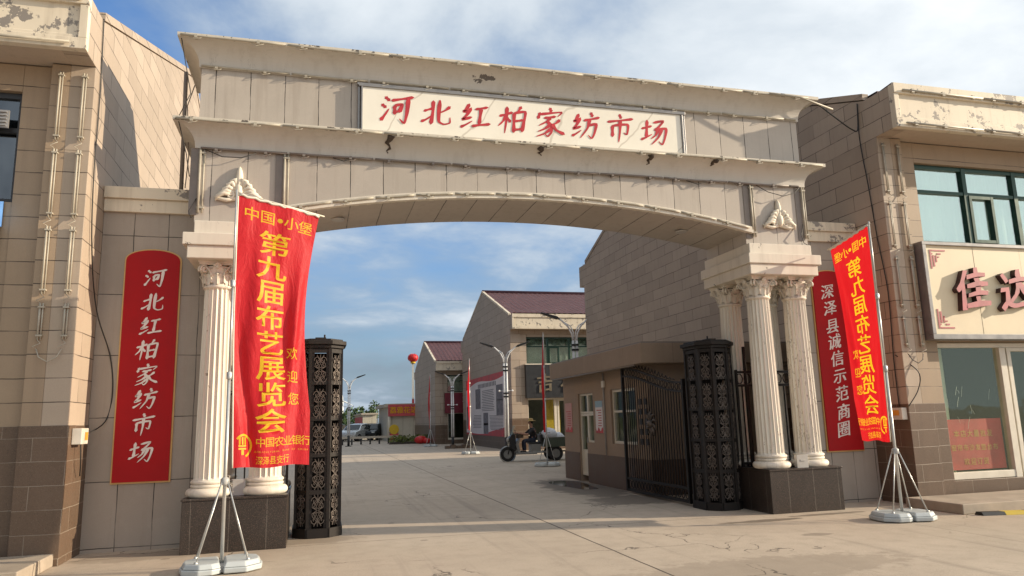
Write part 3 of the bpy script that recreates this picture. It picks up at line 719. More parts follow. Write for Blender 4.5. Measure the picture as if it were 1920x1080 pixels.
# left building: louvre, light strips ; right building: light strips
def pilaster_strips(parent, xs, y, segs):
    for x, lean in xs:
        for (a, b) in segs:
            m = MB(); m.tube([(x+lean, y-.03, a), (x+lean, y-.03, b)], .013, 6); m.tube([(x+lean+.032, y-.025, a), (x+lean+.032, y-.025, b)], .009, 6)
            m.box(x-.02, x+.05, y-.05, y, a+.04, a+.06); m.box(x-.02, x+.05, y-.05, y, b-.06, b-.04)
            m.tube([(x+lean, y-.035, a), (x+.05, y-.07, a-.05), (x-.04, y-.06, a-.09), (x+lean, y-.035, a-.12)], .006, 5)
            build(m, 'light_strip', 'tube', parent)
pilaster_strips(LB, ((-3.34, 0), (-3.06, 0)), 10.30, ((5.35, 6.30), (4.30, 5.22), (3.30, 4.18), (2.72, 3.18)))
pilaster_strips(RB, ((9.79, 0), (10.10, 0)), 10.33, ((5.35, 6.30), (4.36, 5.22), (3.30, 4.22), (2.62, 3.16)))
m = MB(); m.tube([(-3.34, 10.26, 2.6), (-3.30, 10.24, 2.5), (-3.2, 10.23, 2.44), (-3.1, 10.24, 2.5), (-3.06, 10.26, 2.6)], .008, 5); build(m, 'strip_wire', 'tube', LB)
m = MB(); m.tube([(9.79, 10.29, 2.5), (9.84, 10.27, 2.4), (9.95, 10.26, 2.34), (10.06, 10.27, 2.4), (10.10, 10.29, 2.5)], .008, 5); build(m, 'strip_wire', 'wire', RB)
for (x0, x1, z) in ((9.85, 11.6, 7.08), (11.64, 13.4, 7.08), (13.44, 15.2, 7.08), (9.85, 11.5, 6.47), (11.55, 13.2, 6.47)):
    m = MB(); m.tube([(x0, 9.76, z), (x1, 9.76, z-.005)], .02, 6)
    for q in (.12, .5, .88): m.box(x0+(x1-x0)*q-.03, x0+(x1-x0)*q+.03, 9.745, 9.80, z-.035, z+.035)
    build(m, 'light_strip', 'tube', RB)
for (x0, x1, z) in ((-3.0, -4.8, 7.08), (-3.1, -4.7, 6.47), (-2.97, -2.97, 0)):
    if x0 == x1: continue
    m = MB(); m.tube([(x0, 9.73, z), (x1, 9.73, z)], .02, 6); build(m, 'light_strip', 'tube', LB)
m = MB(); m.box(-3.92, -5.4, 10.36, 10.39, 5.50, 5.74)
for i in range(5): m.box(-3.94, -5.38, 10.335, 10.36, 5.52+i*.046, 5.535+i*.046)
build(m, 'louvre', 'louvre', LB)
m = MB(); m.prism([(10.42, 4.52), (10.0, 4.40), (10.0, 4.18), (10.42, 4.18)], -3.9, -6.5, 'x'); build(m, 'awning', 'blue_sign', LB)
build(MB().box(-3.92, -6.4, 10.36, 10.38, 2.7, 4.17), 'shutter', 'charcoal', LB)
# steps in front of the shops
for nm, x0, x1, y0, y1, lab in (('entrance_step', 9.40, 19, 9.20, 10.31, 'low concrete entrance step below the shop window at the right'), ('entrance_step', -2.97, -11, 9.15, 10.285, 'low pale concrete entrance step at the left edge of the view')):
    m = MB(); m.box(x0, x1, y0, y1, .0, .15); solo(m, nm, 'step', lab, 'step', (x0, y0, 0), bevel=.012)
# unsold notes on the fronts: meter boxes
m = MB(); m.box(9.58, 9.688, 10.36, 10.62, 1.40, 1.60)
t = thing('meter_box', 'pale meter box with orange label on the corner of the right building', 'meter box', (9.68, 10.5, 1.40), group=None); build(m, 'case', 'box_white', t, bevel=.008)
build(MB().box(9.575, 9.579, 10.42, 10.56, 1.47, 1.56), 'label_plate', 'orange', t)
m = MB(); m.box(-2.915, -2.80, 10.42, 10.70, 1.42, 1.62)
t = thing('meter_box', 'white meter box with orange label low on the sunlit left corner', 'meter box', (-2.9, 10.5, 1.42)); build(m, 'case', 'box_white', t, bevel=.008)
build(MB().box(-2.797, -2.793, 10.55, 10.66, 1.47, 1.57), 'label_plate', 'orange', t)

# ------------------------------------------------------------------ shop sign with raised pink characters
def plane_y(x0, z0, y, sxn=1):   # fn for a board facing -Y
    return lambda a, b, d: (x0+a*sxn, y-d, z0+b)
t = thing('shop_sign', 'cream shop sign board with raised faded pink characters above the right shop window', 'shop sign', (13, 10.2, 2.72))
m = MB()
xa, xb, za, zb = 10.24, 16.2, 2.74, 4.47
m.box(xa, xb, 10.16, 10.40, zb-.06, zb); m.box(xa, xb, 10.16, 10.40, za, za+.09); m.box(xa, xa+.075, 10.158, 10.40, za+.09, zb-.06); m.box(xb-.07, xb, 10.158, 10.40, za+.09, zb-.06)
build(m, 'frame', 'grey_frame', t, bevel=.006)
m = MB()
for i, x in enumerate((10.315, 11.37, 12.44, 13.51, 14.58)): m.box(x+.002, min(x+1.068, xb-.07), 10.205, 10.36, za+.09, zb-.06)
bo = build(m, 'panel', 'sign_cream', t)
for zc, sg in ((4.33, -1), (2.93, 1)):
    m = MB()
    for (x0, x1, a, b) in ((.0, .03, 0, .34), (.06, .09, .10, .30), (.12, .145, .10, .22), (.04, .34, 0, .025), (.16, .24, .06, .085), (.16, .20, .12, .14), (.03, .06, .06, .085), (.03, .05, .11, .13)):
        m.box(10.42+x0, 10.42+x1, 10.197, 10.206, zc+sg*a, zc+sg*b)
    build(m, 'corner_motif', 'pink_face', bo)
for ch, cx_ in (('佳', 11.17), ('达', 12.13), ('布', 13.2), ('艺', 14.2)):
    m = MB(); put_glyph(m, glyph(ch, True, .045, .012, .14, .02), .74, plane_y(cx_, 3.64, 10.204), .10, 1)
    build(m, 'character', ['pink_face', 'letter_side'], t)

# red notice behind the shop glass
t = thing('notice', 'red paper notice with faded yellow writing inside the right shop window', 'notice', (11.25, 10.62, .49))
m = MB(); m.box(10.62, 11.93, 10.617, 10.62, .50, 1.37); build(m, 'sheet', 'poster_red', t)
for line, z, s in (('本店大量批发', 1.12, .145), ('窗帘布沙发垫台布', .88, .13), ('欢迎订货', .64, .14)):
    m = MB()
    for i, ch in enumerate(line): put_glyph(m, glyph(ch, False, .01, .01), s*.9, plane_y(11.28+(i-(len(line)-1)/2)*s, z, 10.613))
    build(m, 'lettering', 'gold', t)
m = MB()
rr = random.Random(4)
for i in range(10):
    x = rr.uniform(10.7, 11.85); z = rr.uniform(1.35, 2.0); l = rr.uniform(.05, .22); a = rr.uniform(.6, 2.4)
    m.tube([(x, 10.60, z), (x+l*.4*math.cos(a), 10.598, z-l*.5), (x+l*.6*math.cos(a), 10.60, z-l)], rr.uniform(.0015, .0035), 4)
solo(m, 'plastic_film', 'film', 'creased clear plastic film hanging behind the shop window above the red notice', 'film', (11.25, 10.6, 1.3))
m = MB(); n = 30; vs = []
for i in range(n+1): x = 10.66+.62*i/n; vs += [(x, 11.1+.03*math.sin(i*1.4), .3), (x, 11.1+.03*math.sin(i*1.4), 2.66)]
m.add(vs, [(2*i, 2*i+2, 2*i+3, 2*i+1) for i in range(n)]); solo(m, 'shop_curtain', 'curtain', 'pale curtain hanging inside the right shop window', 'curtain', (10.95, 11.1, .3))

# ------------------------------------------------------------------ the gate
GX0, GX1, GY0, GY1 = -1.64, 8.17, 10.50, 11.80
gate = thing('entrance_gate', 'wide beige stone gateway with shallow arch, two cornices and white fluted columns', 'gate', (3.265, 11.1, 0))
def arch(x): return 4.93-.375*abs((x-3.35)/3.7)**2.05
xl, xr = -.38, 6.97
poly = [(GX0, 4.37), (GX0, 7.0), (GX1, 7.0), (GX1, 4.37), (xr, 4.37)]
for i in range(41): x = xr+(xl-xr)*i/40; poly.append((x, arch(x)))
poly.append((xl, 4.37))
gw = build(MB().prism(poly, GY0, GY1, 'y'), 'arch_wall', 'gate', gate)
def cornice(z0, h, out, lip):
    prof = [(.008, z0-.03), (.03, z0-.03), (.03, z0)]
    for i in range(11): a = PI/2*i/10; prof.append((.03+(out-.03)*(1-math.cos(a))**1.0, z0+h*math.sin(a)))
    lipprof = [(out, z0+h-.001), (out+.02, z0+h), (out+.022, z0+h+lip), (out-.05, z0+h+lip+.01), (.0, z0+h+lip+.02)]
    def loft(pr, sm):
        m = MB(); vs = []; fs = []
        for d, z in pr:
            vs += [(GX0-d, GY0-d, z), (GX1+d, GY0-d, z), (GX1+d, GY1+d, z), (GX0-d, GY1+d, z)]
        for i in range(len(pr)-1):
            for k in range(4): fs.append((i*4+k, i*4+(k+1) % 4, (i+1)*4+(k+1) % 4, (i+1)*4+k))
        return m.add(vs, fs, False)
    c = build(loft(prof, True), 'cornice', 'cornice', gate)
    build(loft(lipprof, False), 'cornice_lip', 'lip', c)
    return c
c1 = cornice(6.67, .29, .27, .055)
c2 = cornice(5.46, .27, .27, .055)
build(MB().box(GX0-.02, GX1+.02, GY0-.02, GY1+.02, 7.03, 7.16), 'roof_slab', 'lip', gate)
# arch moulding
for (dz0, dz1, pr) in ((0, .055, .085), (.055, .115, .055)):
    vs = []; fs = []; n = 48
    for i in range(n+1):
        x = -.44+(7.07+.44)*i/n; z = arch(x)
        vs += [(x, GY0-pr, z+dz0), (x, GY0-pr, z+dz1), (x, GY0+.02, z+dz1), (x, GY0+.02, z+dz0)]
    for i in range(n):
        for k in range(4): fs.append((i*4+k, i*4+(k+1) % 4, (i+1)*4+(k+1) % 4, (i+1)*4+k))
    fs += [(0, 1, 2, 3), (n*4+3, n*4+2, n*4+1, n*4)]
    build(MB().add(vs, fs), 'arch_moulding', 'cream', gate)
# soffit recess lights
for x in (.3, 6.1):
    z = arch(x)
    build(MB().lathe([(.10, z-.03), (.105, z-.012), (.07, z-.012), (.065, z+.01)], x, 11.1, 18), 'downlight', 'grey_box', gate)
# vertical strips at the edges of the piers
for x in (GX0+.045, -.47, 7.10, GX1-.05):
    m = MB(); m.tube([(x, GY0-.035, 4.50), (x, GY0-.035, 5.42)], .018, 6); m.tube([(x+.05, GY0-.025, 4.50), (x+.05, GY0-.025, 5.42)], .014, 6)
    for z in (4.56, 5.35): m.box(x-.02, x+.07, GY0-.045, GY0, z, z+.025)
    build(m, 'light_strip', 'tube', gate)
    build(MB().box(x-.125, x-.022, GY0-.012, GY0, 4.47, 5.43), 'dark_channel', 'trim', gate)
# light tubes on the cornices and along the arch
rr = random.Random(3)
def tube_run(x0, x1, y, zf, seg, r=.02, gap=.03, brackets=True, mat='tube'):
    x = x0
    while x < x1-.2:
        e = min(x+seg*rr.uniform(.92, 1.05), x1); m = MB(); n = 6
        sag = rr.uniform(-.006, .012)
        m.tube([(x+(e-x-gap)*i/n, y+rr.uniform(-.004, .004), zf(x+(e-x-gap)*i/n)-sag*math.sin(PI*i/n)) for i in range(n+1)], r, 6)
        q = x+min(.2, seg*.3)
        while q < e-.05 and brackets:
            z = zf(q); m.box(q-.02, q+.02, y-.022, y+.05, z-.035, z+.012)
            m.tube([(q-.09, y+.01, z-.02), (q-.03, y-.03, z-.05-rr.uniform(0, .03)), (q+.05, y-.02, z-.045), (q+.09, y+.01, z-.01)], .005, 4)
            q += max(.6, seg*.55)
        build(m, 'light_tube', mat, gate); x = e
tube_run(GX0-.25, GX1+.1, GY0-.30, lambda x: 6.975, 1.5, .016)
tube_run(GX0-.25, GX1+.25, GY0-.30, lambda x: 5.745, 1.5, .016)
tube_run(GX0, GX1, GY0-.045, lambda x: 6.66, 1.2, .017)
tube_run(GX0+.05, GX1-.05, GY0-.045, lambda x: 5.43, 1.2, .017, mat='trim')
tube_run(-.42, 7.05, GY0-.10, lambda x: arch(x)+.065, .62, .018)
m = MB(); m.tube([(7.45, 10.17, 6.97), (8.0, 10.10, 6.92), (8.62, 10.08, 6.74)], .018, 6); build(m, 'light_tube', 'tube', gate)
# drips / chipped stumps under the second cornice
for x, l in ((1.0, .20), (3.35, .09), (5.2, .11), (6.35, .07)):
    m = MB(); pts = []; rs = []
    for q in range(7):
        z = 5.735-l*q/6; a = math.asin(max(0, min(1, (z-5.46)/.27))); d = .03+.24*(1-math.cos(a))
        pts.append((x+.03*math.sin(q*1.9+x), GY0-d-.003, z)); rs.append((.055 if q < 2 else .035)*(1-q/7.5)*(1+.35*math.sin(q*2.7+x*3)))
    m.tube(pts, rs, 7)
    build(m, 'flaked_plaster', 'stain', gate)
for pts in (((-1.55, 10.46, 5.42), (-1.3, 10.40, 5.30), (-1.05, 10.42, 5.31), (-.85, 10.44, 5.40)), ((7.20, 10.46, 5.42), (7.4, 10.40, 5.28), (7.7, 10.40, 5.22), (7.95, 10.43, 5.30), (8.08, 10.46, 5.42)),
            ((8.08, 10.46, 4.75), (8.0, 10.42, 4.55), (8.05, 10.44, 4.42), (8.15, 10.46, 4.38)), ((-1.62, 10.47, 4.7), (-1.7, 10.42, 4.5), (-1.66, 10.40, 4.40)), ((-1.88, 10.24, 6.94), (-1.82, 10.3, 6.6), (-1.75, 10.4, 6.2), (-1.86, 10.24, 5.78)),
            ((-1.86, 10.26, 5.72), (-1.76, 10.36, 5.3), (-1.72, 10.45, 5.0)), ((.2, 10.46, 5.41), (.35, 10.43, 5.36), (.5, 10.46, 5.42)), ((5.9, 10.46, 5.41), (6.1, 10.43, 5.35), (6.3, 10.46, 5.42))):
    m = MB(); m.tube(pts, .007, 5); build(m, 'wire', 'wire', gate)
# piers: impost, plinth, columns
def impost(x0, x1):
    m = MB()
    m.box(x0+.05, x1-.13, 10.40, 11.86, 4.19, 4.372); m.box(x0-.01, x1, 10.34, 11.92, 4.02, 4.19); m.box(x0+.02, x1-.06, 10.37, 11.89, 3.84, 4.02)
    return m
def mir(m, a): m.v = [(a-v[0], v[1], v[2]) for v in m.v]; return m
build(impost(6.90, 8.28), 'impost', 'cream', gate, bevel=.01)
build(mir(impost(6.90, 8.28), 6.53), 'impost', 'cream', gate, bevel=.01)
for x0, x1 in ((-1.62, -.30), (7.0, 8.36)):
    m = MB(); m.box(x0+.012, x1-.012, 10.462, 11.94, 0, .655); m.box(x0, x1, 10.45, 11.95, .655, .685)
    build(m, 'plinth', 'granite', gate, bevel=.006)
def shaft_mb():
    m = MB(); nf = 20; n = nf*6; zs = [.905, .93, .95] + [.95+(3.45-.95)*i/8 for i in range(1, 9)] + [3.47, 3.485]
    vs = []; fs = []
    for i, z in enumerate(zs):
        q = (z-.9)/2.6; r = .212-.030*q**1.4
        fl = 0 if i in (0, len(zs)-1, len(zs)-2) else 1
        for k in range(n):
            a = 2*PI*k/n; ph = (k % 6)/6.0
            d = (math.sin(PI*ph)**.7)*.020*fl
            rr_ = r+(.008 if not fl else 0)-d
            vs.append((rr_*math.cos(a), rr_*math.sin(a), z))
    for i in range(len(zs)-1):
        for k in range(n): fs.append((i*n+k, i*n+(k+1) % n, (i+1)*n+(k+1) % n, (i+1)*n+k))
    fs.append([(len(zs)-1)*n+k for k in range(n)])
    return m.add(vs, fs, False)
def base_mb():
    m = MB(); prof = [(.27, .684)]
    def tor(zc, rc, h): return [(rc+h*math.cos(a)*1.0, zc+h*math.sin(a)) for a in [-PI/2+PI*i/7 for i in range(8)]]
    prof += tor(.742, .245, .058) + [(.232, .805)] + tor(.828, .225, .022)+ [(.222, .853)] + tor(.878, .222, .026) + [(.21, .91), (.2, .915)]
    return m.lathe(prof, 0, 0, 36)
def capital_mb():
    m = MB()
    m.lathe([(.185, 3.462), (.20, 3.475), (.207, 3.492), (.198, 3.508), (.182, 3.512), (.186, 3.60), (.20, 3.68), (.225, 3.74), (.235, 3.765)], 0, 0, 28)
    def leaf(a, z0, h, wd, r0, out):
        n = 6; vs = []; fs = []
        ca, sa = math.cos(a), math.sin(a)
        for i in range(n+1):
            q = i/n; z = z0+h*math.sin(q*PI*.60)/math.sin(PI*.6)*(1 if q < .8 else 1-(q-.8)*.3)
            r = r0+.012+out*q**2.4; ww = wd*(math.sin(PI*(.18+.80*q))**.7)*(1+.18*math.sin(q*19))
            for sgn, dr in ((-1, -.012), (0, .014), (1, -.012)):
                vs.append(((r+dr)*ca-sgn*ww*sa, (r+dr)*sa+sgn*ww*ca, z))
        for i in range(n):
            for k in range(2): fs.append((i*3+k, i*3+k+1, (i+1)*3+k+1, (i+1)*3+k))
        m.add(vs, fs, True)
        # mid rib
        m.tube([((r0+.024+out*(i/5)**2.4)*ca, (r0+.024+out*(i/5)**2.4)*sa, z0+h*i/5*.97) for i in range(6)], [.009, .009, .008, .007, .006, .004], 5)
    for k in range(8): leaf(2*PI*k/8, 3.51, .15, .062, .183, .055)
    for k in range(8): leaf(2*PI*(k+.5)/8, 3.54, .19, .05, .19, .06)
    # corner volutes
    for k in range(4):
        a = PI/4+PI/2*k; d = Vector((math.cos(a), math.sin(a), 0))
        for sg in (-1, 1):
            tt = Vector((-d.y, d.x, 0))*sg
            pts = []
            for i in range(20):
                q = i/19; an = -PI*.2+q*PI*3.1; rad = .062*(1-.78*q)
                c = d*.265+Vector((0, 0, 3.725))
                pts.append(c+tt*.022+d*(rad*math.cos(an))*1.0+Vector((0, 0, rad*math.sin(an))))
            m.tube(pts, [.016]*12+[.014]*8, 6)
        m.ball(tuple(d*.265+Vector((0, 0, 3.722))), (.030, .030, .026), 8, 6)
        for sg in (-1, 1):
            tt = Vector((-d.y, d.x, 0))*sg
            m.tube([tuple(d*.19+tt*.10+Vector((0, 0, 3.62))), tuple(d*.22+tt*.075+Vector((0, 0, 3.70))), tuple(d*.27+tt*.03+Vector((0, 0, 3.775)))], [.012, .012, .012], 5)
    # abacus with hollowed sides and a boss on each side
    ring = []
    for k in range(4):
        a = PI/4+PI/2*k; b = a+PI/2
        p, q = Vector((math.cos(a), math.sin(a)))*.335, Vector((math.cos(b), math.sin(b)))*.335
        for i in range(8):
            s_ = (i+.0)/8; v = p.lerp(q, s_); v = v*(1-.20*math.sin(PI*s_)); ring.append((v.x, v.y))
    m.prism(ring, 3.785, 3.815, 'z'); m.prism([(x*1.05, y*1.05) for x, y in ring], 3.815, 3.842, 'z')
    for k in range(4):
        a = PI/2*k; m.ball((.225*math.cos(a), .225*math.sin(a), 3.775), (.036, .036, .045), 8, 6)
        for q in range(5):
            b = a+(-.16+.08*q); m.ball((.245*math.cos(b), .245*math.sin(b), 3.775+.03*math.sin(PI*q/4)), .018, 6, 4)
    return m
proto = None
for i, (x, y) in enumerate(((-1.31, 10.75), (-.62, 10.75), (7.26, 10.75), (7.97, 10.75), (7.22, 11.56), (-.60, 11.56), (7.97, 11.56), (-1.30, 11.60))):
    if proto is None:
        c = build(shaft_mb(), 'column', 'column', gate, world=False); build(base_mb(), 'column_base', 'column', c, world=False); build(capital_mb(), 'capital', 'column', c, world=False); proto = c
    else:
        c = proto.copy(); COL.objects.link(c); c.parent = gate
        for ch in proto.children:
            d = ch.copy(); COL.objects.link(d); d.parent = c
    c.location = (x-3.265, y-11.1, 0); c.rotation_euler = (0, 0, .07*i)
    for ch in c.children: ch.rotation_euler = (0, 0, -.07*i)
    gate_cols = c
# plaster palmettes on the piers
def palmette(cx_, z0):
    m = MB(); y = GY0
    m.ball((cx_, y-.02, z0+.30), (.05, .07, .19), 10, 8); m.ball((cx_, y-.05, z0+.12), (.06, .06, .12), 8, 6); m.ball((cx_, y-.02, z0+.44), (.022, .035, .06), 6, 5)
    for i in range(4): m.tube([(cx_+(-.04+.027*i), y-.06, z0+.10), (cx_+(-.03+.02*i), y-.075, z0+.28), (cx_+(-.012+.008*i), y-.06, z0+.42)], .008, 5)
    for sg in (-1, 1):
        for j, (dx, dz, l) in enumerate(((.07, .26, .10), (.12, .20, .13), (.17, .13, .13), (.21, .07, .12), (.25, .03, .09))):
            p = [(cx_+sg*.045, y-.03, z0+.06+dz*.5), (cx_+sg*(dx*.75), y-.07, z0+dz*.9+.06), (cx_+sg*(dx+.03), y-.06, z0+dz+.01), (cx_+sg*(dx+.055), y-.03, z0+dz-.05)]
            m.tube(p, [.035, .034, .028, .010], 6)
        sp = [(cx_+sg*(.11+.075*(1-i/16)*math.cos(i*.62)), y-.06, z0+.06+.06*(1-i/16)*math.sin(i*.62)) for i in range(15)]
        m.tube(sp, .016, 5)
        m.tube([(cx_+sg*.02, y-.03, z0+.03), (cx_+sg*.16, y-.045, z0-.005), (cx_+sg*.29, y-.03, z0+.02), (cx_+sg*.31, y-.02, z0+.05)], [.03, .03, .025, .012], 6)
    return m
build(palmette(-1.07, 4.70), 'palmette', 'ornament', gate)
build(palmette(7.62, 4.68), 'palmette', 'ornament', gate)

# name board of the gate
t = thing('gate_sign', 'long white marble name board with eight red brush characters on the gate', 'sign', (3.24, 10.45, 5.80))
m = MB(); ya = 10.40
m.box(.555, 5.94, ya, GY0, 6.545, 6.575); m.box(.535, 5.96, ya+.03, GY0, 6.577, 6.615); m.box(.59, .615, ya, GY0, 5.79, 6.543); m.box(.545, .575, ya+.03, GY0, 5.79, 6.545); m.box(5.86, 5.89, ya, GY0, 5.79, 6.543); m.box(5.905, 5.94, ya+.03, GY0, 5.79, 6.545)
build(m, 'frame', 'grey_frame', t, bevel=.005)
build(MB().box(.617, 5.858, 10.425, GY0, 5.80, 6.544), 'panel', 'marble', t)
GS = '河北红柏家纺市场'
for ch, x, dz, s in zip(GS, (1.103, 1.722, 2.325, 2.933, 3.534, 4.136, 4.74, 5.359), (0, 0, .0, -.01, .0, -.005, 0, -.01), (.50, .46, .47, .46, .48, .46, .47, .46)):
    m = MB(); put_brush(m, ch, s*1.0, plane_y(x, 6.212+dz, 10.425))
    build(m, 'character', 'red_letter', t)

# wing walls with copings
def wing(x0, x1, lab, cap0, cap1):
    t = thing('wing_wall', lab, 'wall', ((x0+x1)/2, 11.25, 0))
    build(MB().box(x0, x1, 11.15, 11.35, 0, 4.66), 'wall_body', 'wing', t)
    m = MB(); m.box(cap0, cap1, 11.06, 11.44, 4.83, 5.0); m.box(cap0, cap1, 11.10, 11.40, 4.64, 4.829); build(m, 'coping', 'eave', t, bevel=.008)
wing(-2.925, -1.53, 'beige slab wall between the left building and the gate, carrying a red board', -2.925, -1.66)
wing(8.20, 9.68, 'shaded beige slab wall between the gate columns and the right shop, behind a banner', 8.22, 9.68)

# red boards with white characters
def red_board(x0, x1, z0, z1, rise, text, zs, xs, lab):
    t = thing('red_signboard', lab, 'signboard', ((x0+x1)/2, 11.12, z0))
    def outline(d):
        p = [(x0-d, z0-d), (x1+d, z0-d), (x1+d, z1)]
        cxx = (x0+x1)/2; hw = (x1-x0)/2+d
        for i in range(1, 16): a = PI*i/16; p.append((cxx+hw*math.cos(a), z1+(rise+d)*math.sin(a)**.9))
        p.append((x0-d, z1)); return p
    build(MB().prism(outline(.022), 11.125, 11.15, 'y'), 'edge', 'gold', t)
    build(MB().prism(outline(0), 11.105, 11.126, 'y'), 'board', 'red_board', t)
    for ch, z, x in zip(text, zs, xs):
        m = MB()
        if ch in BR: put_brush(m, ch, .285, plane_y(x, z, 11.105))
        else: put_glyph(m, glyph(ch, True, .026, -.002, .19, .07), .285, plane_y(x, z, 11.104), .006)
        build(m, 'character', 'white_letter', t)
red_board(-2.59, -1.89, .89, 3.94, .15, '河北红柏家纺市场', (3.68, 3.335, 3.0, 2.665, 2.325, 1.99, 1.645, 1.285), (-2.21, -2.215, -2.225, -2.25, -2.245, -2.245, -2.25, -2.25), 'red arched signboard with eight white characters on the left wall')
red_board(8.66, 9.38, .89, 3.93, .16, '深泽县诚信示范商圈', (3.71, 3.41, 3.08, 2.80, 2.50, 2.185, 1.88, 1.565, 1.26), (8.95, 8.975, 8.985, 8.995, 9.015, 9.03, 9.04, 9.035, 9.0), 'shaded red signboard with nine white characters on the right wall')

# cables and conduit
def cable(pts, lab, r=.009, nm='cable', mat='wire', cat='cable'):
    P = [Vector(p) for p in pts]; out = []
    for i in range(len(P)-1):
        a = P[max(i-1, 0)]; b = P[i]; c = P[i+1]; d = P[min(i+2, len(P)-1)]
        for k in range(6):
            q = k/6; out.append(.5*((2*b)+(c-a)*q+(2*a-5*b+4*c-d)*q*q+(3*b-a-3*c+d)*q**3))
    out.append(P[-1]); m = MB(); m.tube(out, r, 5)
    return solo(m, nm, mat, lab, cat, tuple(P[-1]))
cable([(8.43, 10.3, 6.98), (8.9, 10.35, 6.72), (9.35, 10.5, 6.60), (9.66, 10.7, 6.72), (9.675, 10.66, 7.2)], 'black cable sagging from the gate cornice to the right building eave', .012)
cable([(9.675, 10.66, 7.2), (9.675, 10.7, 6.5), (9.672, 10.62, 5.6), (9.672, 10.55, 4.6), (9.672, 10.45, 3.6), (9.67, 10.5, 2.4), (9.67, 10.5, 1.62)], 'black cable running down the shaded side of the right building', .010)
cable([(-2.915, 10.42, 7.2), (-2.915, 10.50, 6.2), (-2.91, 10.48, 5.0), (-2.9, 10.6, 4.0), (-2.88, 10.95, 3.2), (-2.72, 11.13, 2.6), (-2.66, 11.14, 2.1), (-2.72, 11.12, 1.7), (-2.88, 10.72, 1.52)], 'thin black cable hanging down the corner left of the red board', .009)
cable([(-2.85, 10.58, 1.42), (-2.84, 10.60, 1.2), (-2.87, 10.72, 1.02)], 'short black cable below the left meter box', .009)
cable([(9.67, 10.46, 2.5), (9.93, 10.27, 2.2), (9.9, 10.28, 1.9), (9.68, 10.3, 1.62)], 'looped black cable entering the right meter box', .009)
m = MB(); m.tube([(-1.93, 11.12, 5.0), (-1.95, 11.12, 6.85)], .03, 8); m.tube([(-1.86, 11.0, 5.0), (-1.84, 11.05, 5.5), (-1.9, 11.08, 6.3), (-1.80, 11.0, 6.6)], .008, 5)
solo(m, 'conduit', 'trim', 'dark vertical conduit between the gate end and the sunlit wall', 'pipe', (-1.93, 11.12, 5.0))
m = MB(); m.box(7.55, 7.76, 10.49, 10.56, .686, .89); m.box(7.61, 7.70, 10.483, 10.49, .79, .82)
t_ = solo(m, 'junction_box', 'grey_box', 'small grey electric box standing between the right column bases', 'electric box', (7.655, 10.52, .686), bevel=.006)
m = MB(); m.box(-1.02, -.86, 10.60, 10.66, .686, .90); solo(m, 'junction_box', 'grey_box', 'small grey electric box between the left column bases behind the pole', 'electric box', (-.94, 10.63, .686), bevel=.006)
#@@PART3@@
# ------------------------------------------------------------------ iron gate pillars with scrollwork
def oct_pts():
    a, b, c = .31, .39, .17
    return [(-a+c, -b), (a-c, -b), (a, -b+c), (a, b-c), (a-c, b), (-a+c, b), (-a, b-c), (-a, -b+c)]
def scroll_mb(p0, p1, z0, z1, cells, frac=.60):
    m = MB(); d = Vector((p1[0]-p0[0], p1[1]-p0[1])); ln = d.length; d.normalize(); nrm = Vector((d.y, -d.x))
    c = Vector(((p0[0]+p1[0])/2, (p0[1]+p1[1])/2)); wd = min(ln*frac, .19)
    def q(a, b, o=.012): return (c.x+d.x*a+nrm.x*o, c.y+d.y*a+nrm.y*o, b)
    h = (z1-z0)/cells
    for i in range(cells):
        b0 = z0+h*i+.03; hh = h-.06; bm_ = b0+hh/2
        for s in (-1, 1):
            for t in (-1, 1):
                for (oy, r0, ph) in ((.30, .30, 0), (.12, .17, 1.2)):
                    pts = []
                    for k in range(12):
                        f = k/11; an = ph+f*PI*2.3; r = wd*r0*(1-.72*f)
                        pts.append(q(s*(wd*.24+r*math.cos(an)), bm_+t*(hh*oy+r*math.sin(an)*1.25)))
                    m.tube(pts, .0075, 4)
                m.tube([q(s*wd*.03, bm_), q(s*wd*.46, bm_+t*hh*.10), q(s*wd*.42, bm_+t*hh*.20), q(s*wd*.10, bm_+t*hh*.33), q(s*wd*.30, bm_+t*hh*.49)], .007, 4)
        m.tube([q(wd*.13*math.cos(a), bm_+wd*.2*math.sin(a)) for a in [2*PI*k/10 for k in range(11)]], .007, 4)
        for t in (-1, 1): m.tube([q(0, bm_+t*hh*.16), q(0, bm_+t*hh*.5)], .006, 4)
    return m
